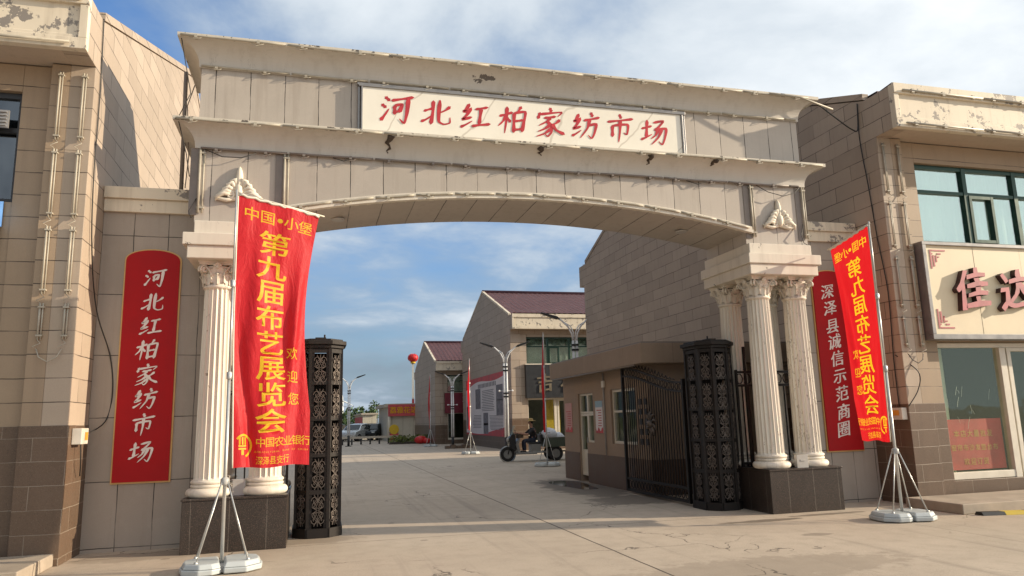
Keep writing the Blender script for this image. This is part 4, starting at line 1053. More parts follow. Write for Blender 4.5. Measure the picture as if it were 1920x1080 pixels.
def gate_pillar(loc, lab):
    t = thing('gate_pillar', lab, 'gate pillar', loc, 0, 'iron gate pillars')
    P = oct_pts(); m = MB(); pl = MB()
    for i in range(8):
        a, b = P[i], P[(i+1) % 8]; av, bv = Vector(a), Vector(b); ln = (bv-av).length
        m.tube([(a[0], a[1], .0), (a[0], a[1], 2.72)], .030, 4)
        wd = min(ln*.60, .19); e = (ln-wd)/2/ln
        if i in (0, 1, 2, 3, 4, 5, 6, 7):
            for f0, f1 in ((0, e), (1-e, 1)):
                m.obox(av.lerp(bv, f0), av.lerp(bv, f1), .10, 2.66, .012, -.004)
        for z in (.10, .63, 1.15, 1.67, 2.19, 2.66): m.obox(a, b, z-.03, z+.03, .018, .004)
        m.obox(a, b, 0, .13, .05, .015)
        if i in (3, 4, 5): pl.obox(a, b, .12, 2.64, .008, -.02)
    build(m, 'post_frame', 'iron', t, world=False)
    build(pl, 'back_plate', 'filigree', t, world=False)
    for i in (7, 0, 1, 2, 6):
        build(scroll_mb(P[i], P[(i+1) % 8], .13, 2.63, 5), 'scroll_panel', 'lattice', t, world=False)
    m = MB(); m.prism([(x*1.10, y*1.10) for x, y in P], 2.70, 2.75, 'z'); m.prism([(x*1.22, y*1.20) for x, y in P], 2.75, 2.81, 'z'); m.prism([(x*1.05, y*1.05) for x, y in P], 2.81, 2.84, 'z')
    m.box(-.08, .08, -.2, .0, 2.84, 2.88); m.tube([(.06, .05, 2.84), (.06, .05, 2.95)], .015, 6)
    build(m, 'cap', 'iron', t, world=False, bevel=.006)
    return t
gate_pillar((.085, 11.56, 0), 'dark iron gate pillar with cast scrollwork behind the left banner')
gate_pillar((6.70, 11.58, 0), 'dark iron gate pillar with cast scrollwork beside the right columns')

# gate leaf, folded back along the drive
def leaf_top(q): return 2.16+.42*(q*q*(3-2*q))
def gate_leaf(loc, lab, sx):
    t = thing('gate_leaf', lab, 'gate leaf', loc, 0, 'folded gate leaves'); L_ = 2.70
    m = MB()
    for y in (.03, L_): m.box(-.03, .03, y-.03, y+.03, .04, leaf_top(y/L_)+.06)
    for z in (.07, .30): m.box(-.022, .022, .06, L_-.03, z-.025, z+.025)
    for off in (0, -.16): m.tube([(0, .03+(L_-.03)*i/24, leaf_top(i/24)+off) for i in range(25)], .026, 4)
    build(m, 'frame', 'iron', t, world=False)
    m = MB(); n = 25
    for i in range(n):
        y = .10+(L_-.17)*i/(n-1); m.tube([(0, y, .30), (0, y, leaf_top(y/L_)-.16)], .011, 4)
    build(m, 'bars', 'iron', t, world=False)
    m = MB(); m2 = MB()
    for i in range(18):
        y = .14+(L_-.26)*i/17; z = leaf_top(y/L_)-.08
        m.tube([(0, y+.05*math.cos(a), z+.06*math.sin(a)) for a in [2*PI*k/8 for k in range(9)]], .008, 4)
        m2.tube([(0, y+.055*math.cos(a), .185+.075*math.sin(a)) for a in [2*PI*k/8 for k in range(9)]], .009, 4)
    for i in range(14):
        q = .15+.7*i/13; y = q*L_; z = leaf_top(q)+.03
        m.tube([(0, y-.06, z), (0, y-.02, z+.08*math.sin(PI*i/13)+.02), (0, y+.05, z+.02)], .01, 4)
    build(m, 'scroll_band', 'filigree', t, world=False); build(m2, 'ring_band', 'filigree', t, world=False)
    m = MB()
    for k in range(10):
        a = 2*PI*k/10; m.tube([(sx*.03, 1.35+.05*math.cos(a), 1.42+.05*math.sin(a)), (sx*.045, 1.35+.16*math.cos(a+.2), 1.42+.19*math.sin(a+.2)), (sx*.03, 1.35+.22*math.cos(a+.5), 1.42+.26*math.sin(a+.5))], [.03, .028, .008], 5)
    m.ball((sx*.05, 1.35, 1.42), .075, 10, 8)
    build(m, 'rosette', 'lattice', t, world=False)
    m = MB()
    for i in range(5):
        for s in (-1, 1): m.box(-.015, .015, 1.75+s*.12-.06, 1.75+s*.12+.06, 1.0+i*.20, 1.12+i*.20)
    build(m, 'plates', 'filigree', t, world=False)
    return t
gate_leaf((6.42, 11.98, 0), 'black barred iron gate leaf folded back in front of the guard booth', -1)
gate_leaf((.07, 11.98, 0), 'black barred iron gate leaf folded back behind the left scrollwork pillar', 1)

# railings between the columns
def railing(x0, x1, lab):
    t = thing('iron_railing', lab, 'railing', ((x0+x1)/2, 11.25, .685), 0, 'railings between gate columns')
    m = MB(); y = 11.25
    for z in (.74, 2.05, 2.28): m.box(x0, x1, y-.018, y+.018, z-.02, z+.02)
    for x in (x0+.02, x0+.20, x1-.02): m.box(x-.018, x+.018, y-.02, y+.02, .686, 2.72 if x == x0+.20 else 2.32)
    build(m, 'frame', 'iron', t)
    m = MB(); n = int((x1-x0)/.115)
    for i in range(1, n): x = x0+(x1-x0)*i/n; m.tube([(x, y, .70), (x, y, 2.04)], .014, 4)
    build(m, 'bars', 'iron', t)
    m = MB(); n = int((x1-x0)/.16)
    for i in range(n): x = x0+.08+(x1-x0-.1)*i/n; m.tube([(x+.06*math.cos(a), y, 2.165+.085*math.sin(a)) for a in [2*PI*k/10 for k in range(11)]], .010, 4)
    build(m, 'ring_band', 'filigree', t)
railing(7.02, 8.2, 'black iron railing standing between the right gate columns')
railing(-1.52, -.33, 'black iron railing standing between the left gate columns')

# ------------------------------------------------------------------ guard booth
t = thing('guard_booth', 'small flat roofed guard booth behind the folded gate leaf', 'guard booth', (7.9, 16.4, 0))
bx0, bx1, by0, by1 = 6.55, 9.45, 13.75, 19.0
m = MB(); T = .22
m.box(bx0, bx0+T, by0, 14.35, 0, 2.62); m.box(bx0, bx0+T, 14.351, 15.72, 0, .97); m.box(bx0, bx0+T, 14.351, 15.72, 2.18, 2.62); m.box(bx0, bx0+T, 15.721, 16.84, 0, 2.62)
m.box(bx0, bx0+T, 16.841, 17.32, 0, .96); m.box(bx0, bx0+T, 16.841, 17.87, 2.16, 2.62); m.box(bx0, bx0+T, 17.871, by1, 0, 2.62)
m.box(bx0+T+.001, bx1, by0, by0+T, 0, 2.618); m.box(bx0+T+.001, bx1, by1-T, by1, 0, 2.618); m.box(bx1-T, bx1, by0+T, by1-T, 0, 2.617)
build(m, 'wall', 'booth', t)
m = MB()
m.box(bx0-.012, bx0+.1, by0-.012, 17.31, 0, .70); m.box(bx0-.012, bx0+.1, 17.872, by1+.012, 0, .70); m.box(bx0+.11, bx1+.01, by0-.012, by0+.1, 0, .698); m.box(bx0+.11, bx1+.01, by1-.1, by1+.012, 0, .698)
build(m, 'brown_base', 'booth_base', t)
rf = build(MB().box(6.20, 9.66, 13.23, 19.06, 2.60, 3.0), 'roof', 'booth_roof', t, bevel=.01)
build(MB().box(6.23, 9.63, 13.26, 19.03, 3.0, 3.03), 'roof_membrane', 'trim', rf)
m = MB(); xg = bx0+.10
def yframe(m, y0, y1, z0, z1, w_=.06, d=.05):
    m.box(xg-d, xg+d, y0, y0+w_, z0, z1); m.box(xg-d, xg+d, y1-w_, y1, z0, z1); m.box(xg-d+.002, xg+d, y0+w_, y1-w_, z0, z0+w_); m.box(xg-d+.002, xg+d, y0+w_, y1-w_, z1-w_, z1)
yframe(m, 17.325, 17.868, .15, 1.66); yframe(m, 17.325, 17.868, 1.665, 2.158, .05)
m.box(xg-.03, xg+.03, 17.385, 17.81, .21, .78)
dr = build(m, 'door', 'white_frame', t, bevel=.004); build(MB().box(xg-.004, xg+.004, 17.37, 17.83, .78, 2.12), 'pane', 'glass_shop', dr)
build(MB().box(xg-.09, xg-.05, 17.35, 17.37, .95, 1.08), 'handle', 'grey_box', dr)
m = MB(); yframe(m, 16.843, 17.322, .962, 1.66, .05); yframe(m, 16.843, 17.322, 1.662, 2.158, .05)
s_ = build(m, 'side_light', 'white_frame', t, bevel=.004); build(MB().box(xg-.004, xg+.004, 16.88, 17.29, 1.0, 2.12), 'pane', 'glass_shop', s_)
m = MB(); yframe(m, 14.353, 15.718, .972, 2.178, .06); m.box(xg-.05, xg+.05, 15.02, 15.08, 1.03, 2.12); m.box(xg-.051, xg+.05, 14.41, 15.66, 1.66, 1.71)
s_ = build(m, 'window', 'white_frame', t, bevel=.004); build(MB().box(xg-.004, xg+.004, 14.4, 15.68, 1.0, 2.14), 'pane', 'glass_shop', s_)
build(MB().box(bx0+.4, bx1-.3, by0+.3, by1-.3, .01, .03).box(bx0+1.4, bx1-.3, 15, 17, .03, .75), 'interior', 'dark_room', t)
build(MB().tube([(6.22, 13.6, 2.585), (6.22, 18.9, 2.585)], .02, 6), 'drip_edge', 'trim', t)
build(MB().tube([(6.52, 16.05, .72), (6.52, 16.05, 2.59)], .018, 6), 'drain_pipe', 'grey_box', t)
build(MB().box(6.50, 6.54, 15.98, 16.12, 2.25, 2.4), 'wall_lamp', 'white_frame', t)
for (y0, y1, lab) in ((18.34, 18.86, 'pink printed notice on the booth wall beyond its door'), (16.2, 16.66, 'white and red printed notice on the booth wall between door and window')):
    t = thing('wall_notice', lab, 'notice', (bx0-.02, (y0+y1)/2, 1.2))
    build(MB().box(bx0-.014, bx0-.001, y0, y1, 1.2, 1.95), 'sheet', 'poster_pink' if y0 > 17 else 'poster_pale', t)
    m = MB(); n = 10
    vs = [(bx0-.016, y0+(y1-y0)*i/n, 1.2) for i in range(n+1)]+[(bx0-.016, y0+(y1-y0)*i/n, 1.2+.09+.05*math.sin(i*1.3)) for i in range(n+1)]
    m.add(vs, [(i, i+1, n+2+i, n+1+i) for i in range(n)]); build(m, 'red_border', 'poster_red', t)
    if y0 < 17: build(MB().box(bx0-.016, bx0-.0145, y0, y1, 1.80, 1.95), 'blue_header', 'poster_blue', t)
    m = MB(); r3 = random.Random(5)
    for i in range(7): m.box(bx0-.0165, bx0-.0145, y0+.08, y1-.08-r3.uniform(0, .12), 1.36+i*.06, 1.38+i*.06)
    build(m, 'text_lines', 'poster_red', t)

# ------------------------------------------------------------------ banners on water-filled stands
def make_stand(label, loc, rz):
    t = thing('banner_stand', label, 'banner stand', loc, rz, 'telescopic banner stands')
    m = MB(); m.tube([(0, 0, .05), (0, 0, 2.2)], .021, 10); m.tube([(0, 0, 2.2), (0, 0, 3.3)], .016, 10); m.tube([(0, 0, 3.3), (0, 0, 4.46)], .012, 10)
    for z in (2.19, 3.29): m.lathe([(.028, z-.05), (.03, z-.04), (.03, z+.03), (.02, z+.04)], 0, 0, 10)
    build(m, 'pole', 'pole', t, world=False)
    m = MB(); m.lathe([(.02, .93), (.045, .935), (.05, .95), (.05, 1.0), (.03, 1.02)], 0, 0, 12); build(m, 'collar', 'grey_box', t, world=False)
    for k in range(4):
        a = PI/4+PI/2*k; m = MB(); m.tube([(.04*math.cos(a), .04*math.sin(a), .98), (.38*math.cos(a), .27*math.sin(a)*1.0, .12)], .009, 8)
        m.ball((.38*math.cos(a), .27*math.sin(a), .13), .022, 8, 6); build(m, 'brace', 'pole', t, world=False)
    build(MB().box(-.30, .30, -.2, .2, .015, .085), 'bottom_plate', 'grey_box', t, world=False)
    for k in (1, -1):
        p = [(k*x, k*y) for x, y in ((.012, -.27), (.24, -.30), (.40, -.17), (.42, .0), (.40, .17), (.24, .30), (.10, .30), (.012, .24))]
        m = MB(); m.prism([(x*1.04+0, y*1.04) for x, y in p], .012, .07, 'z')
        cxm = sum(q[0] for q in p)/8; cym = sum(q[1] for q in p)/8
        lo = [(x, y, .072) for x, y in p]; hi = [(cxm+(x-cxm)*.88, cym+(y-cym)*.88, .125) for x, y in p]
        m.add(lo+hi, [list(range(7, -1, -1)), list(range(8, 16))]+[(i, (i+1) % 8, 8+(i+1) % 8, 8+i) for i in range(8)])
        build(m, 'water_tank', 'plastic', t, world=False, bevel=.012)
    return t
def make_banner(label, loc, rz, seed, amp=1.0, skew=0.0, text=True, wfac=1.0, taper=.06):
    r_ = random.Random(seed); ph = [r_.uniform(0, 6.28) for _ in range(6)]
    Wd, Ht = 1.0*wfac, 3.29; droop = .16
    def surf(u, v, off=0.0):
        w_ = Wd*(1-.10*math.sin(PI*min(1, v*1.25))*u-taper*v)
        x = .03+u*w_+skew*v*(1-.3*v)*.5+.05*v*v*(1-u)
        a = amp*(.25+.95*v*(1.15-v))*(.35+.65*math.sin(PI*min(1, u*.85+.15)))
        y = a*(.060*math.sin(5.2*u+2.4*v+ph[0])+.042*math.sin(11*u-5*v+ph[1])+.020*math.sin(23*u+7*v+ph[2]))+.10*amp*u*math.sin(PI*v)
        # a deep diagonal fold from the lower hoist side and one near the fly
        d1 = (u-.06-.42*(v-.55)); y += amp*.07*math.exp(-(d1/.06)**2)*max(0, min(1, (v-.35)*2.4))
        d2 = (u-.86+.28*(v-.35)); y -= amp*.075*math.exp(-(d2/.07)**2)*max(0, min(1, (v-.12)*3))*max(0, min(1, (1.02-v)*2))
        z = 4.40-Ht*v-.012*math.sin(9*u+ph[4])*v-droop*u*(1-v)**1.5
        return Vector((x, y+off, z))
    from mathutils.geometry import delaunay_2d_cdt
    rows = []
    def row(name, items, sx=1.0, bold=.014):
        tri = []
        for ch, u, v, z_ in items:
            g2, f2 = glyph(ch, False, bold, bold*.7)
            tri.append(([(u*Wd+a*z_*sx, v*Ht-b*z_) for a, b in g2], f2))
        rows.append((name, tri))
    if text:
        for it in (('中', .16, .060, .185), ('国', .36, .060, .18), ('·', .515, .060, .45), ('小', .66, .062, .18), ('堡', .85, .062, .18)): row('character', [it], 1.12, .008)
        for i, c in enumerate('第九届布艺展览会'): row('character', [(c, .465-.02*math.sin(i*.8), .158+i*.0965, .318)], 1.36, .016)
        for c, v in zip('欢迎您', (.58, .67, .755)): row('character', [(c, .785, v, .165)], 1.02, .004)
        for i, c in enumerate('中国农业银行'): row('character', [(c, .345+.121*i, .910, .125)], 1.06, .006)
        row('lettering', [(c, .285+.0275*i, .9445, .030) for i, c in enumerate('AGRICULTURAL BANK OF CHINA') if c != ' '], 1.0, 0)
        for i, c in enumerate('深泽县支行'): row('character', [(c, .335+.088*i, .975, .105)], .85, .002)
        tri = []
        def add_strip(p, wdt):
            a = []
            for i, (x, y) in enumerate(p):
                q = p[min(i+1, len(p)-1)]; q0 = p[max(i-1, 0)]; d = Vector((q[0]-q0[0], q[1]-q0[1])); d.normalize(); n = Vector((-d.y, d.x))*wdt/2
                for e in (1, -1): a.append((.13*Wd+(x+n.x*e)*.95, .925*Ht-(y+n.y*e)))
            tri.append((a, [(2*i, 2*i+1, 2*i+3, 2*i+2) for i in range(len(p)-1)]))
        add_strip([(.115*math.cos(b), .125*math.sin(b)) for b in [R(-75+i*12) for i in range(19)]], .026)
        for x in (-.055, -.015, .025): add_strip([(x, .10), (x, .012)], .022)
        add_strip([(-.07, .0), (.04, .0)], .02); add_strip([(-.07, -.034), (.04, -.034)], .02)
        add_strip([(-.015, -.048), (-.015, -.105)], .036)
        rows.append(('emblem', tri))
    nu, nv = (30, 70)
    pts = [Vector((Wd*i/nu, Ht*j/nv)) for j in range(nv+1) for i in range(nu+1)]
    edges = []; faces = []; owner = []
    for ri, (nm, tris) in enumerate(rows):
        for vs, fs in tris:
            o0 = len(pts); pts += [Vector((min(Wd*.999, max(.001, a)), min(Ht*.999, max(.001, b)))) for a, b in vs]
            for f in fs:
                f = [o0+i for i in f]; ar = sum(pts[f[i]].x*pts[f[(i+1) % len(f)]].y-pts[f[(i+1) % len(f)]].x*pts[f[i]].y for i in range(len(f)))
                if abs(ar) < 1e-9: continue
                faces.append(f if ar > 0 else f[::-1]); owner.append(ri)
    ov, oe, of, _, _, oface = delaunay_2d_cdt(pts, edges, faces, 0, 1e-6, True)
    P3 = [surf(q.x/Wd, q.y/Ht) for q in ov]
    groups = {}
    for f, src in zip(of, oface): groups.setdefault(owner[src[0]] if src else -1, []).append(f)
    t = thing('banner', label, 'banner', loc, rz, 'red banners on stands')
    for gi in sorted(groups):
        used = {}; fs = []
        for f in groups[gi]: fs.append([used.setdefault(i, len(used)) for i in f])
        m = MB(); m.add([P3[i] for i in used], fs, True)
        build(m, 'cloth' if gi < 0 else rows[gi][0], 'cloth' if gi < 0 else 'ink', t, world=False)
    m = MB(); m.tube([(-.02, 0, 4.43), (Wd+.10, 0, 4.43-.175*(Wd+.1)/1.1)], .010, 6); build(m, 'arm', 'white_frame', t, world=False)
    m = MB(); m.tube([(.03+Wd*i/20, .0, 4.405-droop*i/20+.010*math.sin(i*2.1)) for i in range(21)], .017, 6); build(m, 'top_hem', 'white_frame', t, world=False)
    m = MB(); m.tube([tuple(surf(0, j/40)+Vector((-.008, 0, 0))) for j in range(41)], .009, 5); build(m, 'side_hem', 'white_frame', t, world=False)
    return t
st0 = make_stand('white banner stand with four braces before the left gate columns', (-.965, 9.2, 0), R(8))
make_banner('large red banner with yellow characters hanging in front of the left columns', (-.965, 9.2, 0), R(17), 3)
st1 = copy_tree(st0); st1.location = (8.27, 9.16, 0); st1.rotation_euler.z = R(-8); st1['label'] = 'white banner stand with grey water tanks before the right shop corner'
make_banner('red banner seen from behind with mirrored characters near the right shop', (8.27, 9.16, 0), R(86), 8, .32, -.0, True, .98, .30)
for (x, y, rz, seed, la, lb) in ((7.52, 23.7, 73, 5, 'banner stand on the drive beyond the guard booth, beside the tricycle', 'narrow red banner seen edge on above the parked tricycle'),
                                (7.12, 34.2, 79, 9, 'pale banner stand in front of the big wall poster', 'thin red banner seen edge on in front of the big wall poster'),
                                (7.05, 46.0, 85, 2, 'far dark banner stand at the corner of the farther building', 'far furled red banner at the corner of the farther building')):
    s_ = copy_tree(st0); s_.location = (x, y, 0); s_.rotation_euler.z = R(rz-90); s_['label'] = la
    make_banner(lb, (x, y, 0), R(rz), seed, .9, 0, False, .62)

# ------------------------------------------------------------------ street lamps
def make_lamp():
    t = thing('street_lamp', 'x', 'street lamp', (0, 0, 0), 0, 'twin armed street lamps')
    m = MB(); m.tube([(0, 0, 0), (0, 0, .75)], .09, 12); m.box(-.2, .2, -.2, .2, 0, .05); build(m, 'base', 'black', t, world=False)
    m = MB(); m.tube([(-.06, 0, .75), (-.06, 0, 4.1)], .045, 10); m.tube([(.06, 0, .75), (.06, 0, 4.1)], .045, 10); build(m, 'pole', 'tower', t, world=False)
    for z in (2.55, 2.70, 3.75, 3.92): build(MB().box(-.12, .12, -.06, .06, z, z+.07), 'band', 'black', t, world=False)
    for s in (-1, 1):
        m = MB(); m.tube([(s*.06, 0, 4.1), (s*.10, 0, 4.35), (s*.22, 0, 4.6), (s*.45, 0, 4.83), (s*.62, 0, 4.92)], .032, 8); m.tube([(s*.02, 0, 4.1), (s*.04, 0, 4.4), (s*.14, 0, 4.62), (s*.40, 0, 4.78)], .02, 6)
        a = build(m, 'arm', 'tower', t, world=False)
        m = MB(); m.prism([(s*.50, 4.88), (s*.60, 4.96), (s*1.15, 5.12), (s*1.17, 5.08), (s*.62, 4.87)], -.12, .12, 'y'); build(m, 'lamp_head', 'black', a, world=False, bevel=.01)
    m = MB(); m.tube([(-.3, 0, 2.85), (.3, 0, 2.85)], .012, 6)
    for s in (-1, 1): m.ball((s*.3, 0, 2.85), (.05, .06, .05), 8, 6)
    build(m, 'camera_bar', 'tower', t, world=False)
    return t
lp = make_lamp()
for i, (x, y, s, lab) in enumerate(((8.55, 32.9, 1.0, 'white twin armed street lamp in front of the poster wall'), (9.25, 25.3, 1.06, 'street lamp rising behind the guard booth roof'), (7.72, 42.0, .86, 'farther street lamp in front of the maroon shop sign'), (2.35, 52, .95, 'far street lamp just right of the left scrollwork pillar'))):
    o = lp if i == 0 else copy_tree(lp)
    o.location = (x, y, 0); o['label'] = lab; o.scale = (s, s, s); o.rotation_euler.z = R(-12)

# ------------------------------------------------------------------ signs and poster on the far buildings
t = thing('shop_sign', 'charcoal shop sign with dull bronze characters on the middle building', 'shop sign', (13, 36.0, 2.6))
build(MB().box(10.45, 17, 36.02, 36.27, 2.58, 4.27), 'panel', 'charcoal', t)
build(MB().box(10.43, 17.02, 36.0, 36.27, 4.275, 4.33), 'frame', 'white_frame', t)
for ch, x in (('吉', 11.45), ('祥', 12.75), ('达', 14.1)):
    m = MB(); put_glyph(m, glyph(ch, True, .03, .01, .1), .95, plane_y(x, 3.35, 36.018), .04); build(m, 'character', 'bronze_letter', t)
t = thing('shop_sign', 'maroon shop sign on the farther purple roofed building', 'shop sign', (11, 49.9, 2.1))
build(MB().box(8.65, 15, 49.85, 50.1, 2.05, 3.42), 'panel', 'maroon', t)
for ch, x in (('布', 10.2), ('艺', 11.2)):
    m = MB(); put_glyph(m, glyph(ch), .7, plane_y(x, 2.9, 49.848), .02); build(m, 'character', 'poster_pale', t)
t = thing('wall_poster', 'huge pale printed poster with red top on the gable wall', 'poster', (9.68, 42.6, .65))
px_ = 9.672
build(MB().box(px_, 9.685, 37.6, 47.6, .65, 4.08), 'sheet', 'poster_pale', t)
m = MB(); n = 40
vs = []
for i in range(n+1):
    q = i/n; y = 37.6+10*q; vs += [(px_-.004, y, 4.08), (px_-.004, y, 3.85-.35*q**2-.12*math.sin(q*7))]
m.add(vs, [(2*i, 2*i+2, 2*i+3, 2*i+1) for i in range(n)]); build(m, 'red_header', 'poster_red', t)
m = MB(); vs = []
for i in range(n+1):
    q = i/n; y = 37.6+10*q; vs += [(px_-.004, y, .65), (px_-.004, y, .72+.42*max(0, 1-q*2.2)+.05*math.sin(q*5)**2)]
m.add(vs, [(2*i, 2*i+2, 2*i+3, 2*i+1) for i in range(n)]); build(m, 'red_footer', 'poster_red', t)
for (y, z, a, b) in ((38.6, 3.0, .75, .42), (38.6, 2.2, .75, .42), (44.0, 2.8, .7, .6), (42.0, 1.6, .6, .35), (42.0, 1.05, .6, .3), (46.9, 1.7, .5, .7)):
    build(MB().box(px_-.006, px_-.001, y-a, y+a, z-b, z+b), 'picture', 'photo_dark', t)
build(MB().box(px_-.006, px_-.001, 46.2, 47.4, 2.2, 3.3), 'picture', 'poster_blue', t)
m = MB(); r3 = random.Random(11)
for i in range(13): m.box(px_-.006, px_-.001, 39.8+r3.uniform(0, .3), 43.0-r3.uniform(0, .3), 3.2-i*.095, 3.235-i*.095)
for i in range(11): m.box(px_-.006, px_-.001, 37.9, 41.1-r3.uniform(0, .3), 1.75-i*.075, 1.775-i*.075)
for i in range(9): m.box(px_-.006, px_-.001, 43.2, 45.6-r3.uniform(0, .4), 1.8-i*.09, 1.83-i*.09)
build(m, 'text_lines', 'photo_dark', t)
m = MB()
for i in range(13): m.box(px_-.008, px_-.0045, 39.4+i*.36, 39.6+i*.36, 3.42, 3.66)
build(m, 'title', 'photo_dark', t)
m = MB(); m.box(11.6, 12.5, 36.9, 36.92, .7, 2.5); solo(m, 'yellow_curtain', 'yellow_cloth', 'yellow cloth hanging behind the middle shop window', 'curtain', (12.05, 36.9, .7))
# junk: dark planter by the far lamp and red bundle by the wall
m = MB()
for i in range(5): m.box(7.2+i*.32, 7.48+i*.32, 41.5, 41.8, 0, .16+.05*(i % 2))
solo(m, 'rubble_row', 'brown', 'low row of dark blocks at the foot of the farther street lamp', 'blocks', (7.9, 41.6, 0))
m = MB(); m.ball((7.3, 52.2, .28), (.45, .3, .28), 10, 8); m.ball((7.7, 52.0, .2), (.3, .3, .2), 8, 6); solo(m, 'red_bundle', 'ballon_red', 'red bundle lying at the foot of the farther gable wall', 'bundle', (7.4, 52.1, 0))
# red lantern balloon with its streamer
t = thing('lantern_balloon', 'red lantern balloon floating beside the farther roof on a white streamer', 'balloon', (8.12, 62.5, 0))
m = MB(); m.ball((0, 0, 6.9), (.42, .42, .34), 20, 12)
for k in range(12): a = 2*PI*k/12; m.tube([(.455*math.sin(q)*math.cos(a), .455*math.sin(q)*math.sin(a), 6.9-.37*math.cos(q)) for q in [PI*i/10 for i in range(1, 10)]], .014, 4)
build(m, 'envelope', 'ballon_red', t, world=False)
m = MB(); m.lathe([(.2, 6.42), (.22, 6.54), (.16, 6.56)], 0, 0, 14); build(m, 'fringe', 'yellow_cloth', t, world=False)
m = MB(); m.box(-.10, .10, -.01, .01, .4, 6.42); build(m, 'streamer', 'plastic', t, world=False); m = MB(); m.box(-.1, .1, -.014, .014, .6, 3.4); build(m, 'red_streamer', 'poster_red', t, world=False)

# ------------------------------------------------------------------ cargo tricycle and its driver (front towards -X)
TX, TY = 8.05, 27.1
t = thing('cargo_tricycle', 'grey green electric cargo tricycle standing on the drive', 'tricycle', (TX, TY, 0), R(-4))
def add_wheel(c, r, w_):
    m = MB(); m.wheel(c, r, w_, 'y', 22, 0, r*.62); ty = build(m, 'wheel', 'rubber', t, world=False)
    m = MB(); m.wheel(c, r*.62, w_*.5, 'y', 18)
    for k in range(6): a = 2*PI*k/6; m.tube([(c[0]+.02*math.cos(a), c[1]-w_*.3, c[2]+.02*math.sin(a)), (c[0]+r*.6*math.cos(a), c[1]-w_*.3, c[2]+r*.6*math.sin(a))], .014, 4)
    build(m, 'rim', 'trike_grey', ty, world=False)
add_wheel((-.98, 0, .27), .27, .10); add_wheel((.78, -.42, .27), .27, .11); add_wheel((.78, .42, .27), .27, .11)
m = MB()
for s in (-1, 1): m.tube([(-.98, s*.07, .27), (-.86, s*.07, .62), (-.80, s*.06, .95)], .022, 6)
build(m, 'fork', 'black', t, world=False)
m = MB()
m.wheel((-.98, 0, .27), .31, .13, 'y', 22, 0, .285); m.v = [v for v in m.v]; build(m, 'front_mudguard', 'trike_grey', t, world=False)
m = MB(); m.prism([(-.90, .50), (-.95, .85), (-.82, 1.02), (-.70, .98), (-.66, .45), (-.72, .36)], -.16, .16, 'y'); build(m, 'front_fairing', 'black', t, world=False, bevel=.02)
m = MB(); m.prism([(-.86, .98), (-.72, 1.32), (-.70, 1.32), (-.80, .98)], -.22, .22, 'y'); build(m, 'windscreen', 'glass_shop', t, world=False)
m = MB(); m.box(-.62, -.40, -.2, .2, .86, 1.0); build(m, 'front_basket', 'bark', t, world=False)
m = MB(); m.prism([(-.62, .31), (-.70, .62), (-.58, .86), (-.52, .86), (-.60, .62), (-.52, .31)], -.24, .24, 'y'); build(m, 'leg_shield', 'trike_grey', t, world=False)
m = MB(); m.ball((-.96, 0, .80), (.06, .09, .09), 10, 8); build(m, 'headlight', 'grey_box', t, world=False)
m = MB(); m.tube([(-.66, -.36, 1.02), (-.76, -.2, 1.0), (-.78, 0, .98), (-.76, .2, 1.0), (-.66, .36, 1.02)], .016, 6)
for s in (-1, 1): m.tube([(-.70, s*.26, 1.01), (-.74, s*.34, 1.12)], .008, 4); m.ball((-.75, s*.36, 1.14), (.015, .05, .035), 6, 5)
build(m, 'handlebar', 'black', t, world=False)
m = MB(); m.box(-.70, .1, -.26, .26, .25, .31); m.tube([(-.7, -.2, .3), (1.2, -.3, .34)], .03, 6); m.tube([(-.7, .2, .3), (1.2, .3, .34)], .03, 6); m.tube([(.78, -.46, .27), (.78, .46, .27)], .03, 6); build(m, 'chassis', 'trike_grey', t, world=False)
m = MB(); m.box(-.12, .25, -.25, .25, .31, .62); build(m, 'battery_box', 'trike_grey', t, world=False, bevel=.01)
m = MB(); m.box(-.18, .30, -.26, .26, .62, .70); m.box(.24, .32, -.26, .26, .70, .98); build(m, 'seat', 'black', t, world=False, bevel=.02)
m = MB(); bz = .55
m.box(.36, 1.62, -.52, .52, bz-.04, bz); m.box(.36, 1.62, -.52, -.49, bz, bz+.30); m.box(.36, 1.62, .49, .52, bz, bz+.30); m.box(.36, .39, -.489, .489, bz, bz+.30); m.box(1.59, 1.62, -.489, .489, bz, bz+.26)
for x in (.5, .8, 1.1, 1.4): m.box(x-.015, x+.015, -.535, -.521, bz, bz+.3)
build(m, 'cargo_bed', 'trike_green', t, world=False)
m = MB()
for y in (-.52, .52): m.tube([(.36, y, bz+.31), (1.62, y, bz+.31)], .018, 6); m.tube([(.36, y, bz), (.36, y, bz+.31), (.40, y, bz+.48), (.55, y, bz+.48)], .014, 6)
for y in (-.46, .46): m.tube([(1.62, y, bz), (1.78, y, bz-.06), (1.78, y, bz-.22)], .016, 6)
build(m, 'rail', 'trike_grey', t, world=False)
m = MB()
for y in (-.42, .42): m.box(.48, 1.08, y-.09, y+.09, .56-.045, .545-.03)
build(m, 'rear_mudguard', 'black', t, world=False)
m = MB(); m.ball((.62, -.1, .95), (.30, .34, .26), 14, 9); m.ball((.92, .05, .82), (.34, .32, .22), 12, 8)
m.v = [(x+.02*math.sin(y*20+z*13), y+.02*math.sin(x*18), z+.015*math.sin(x*25)) for x, y, z in m.v]
o = solo(m, 'cargo_sack', 'sack', 'white sack lying in the tricycle cargo bed behind the driver', 'sack', (TX, TY, 0), world=False)
o.rotation_euler.z = R(-4)
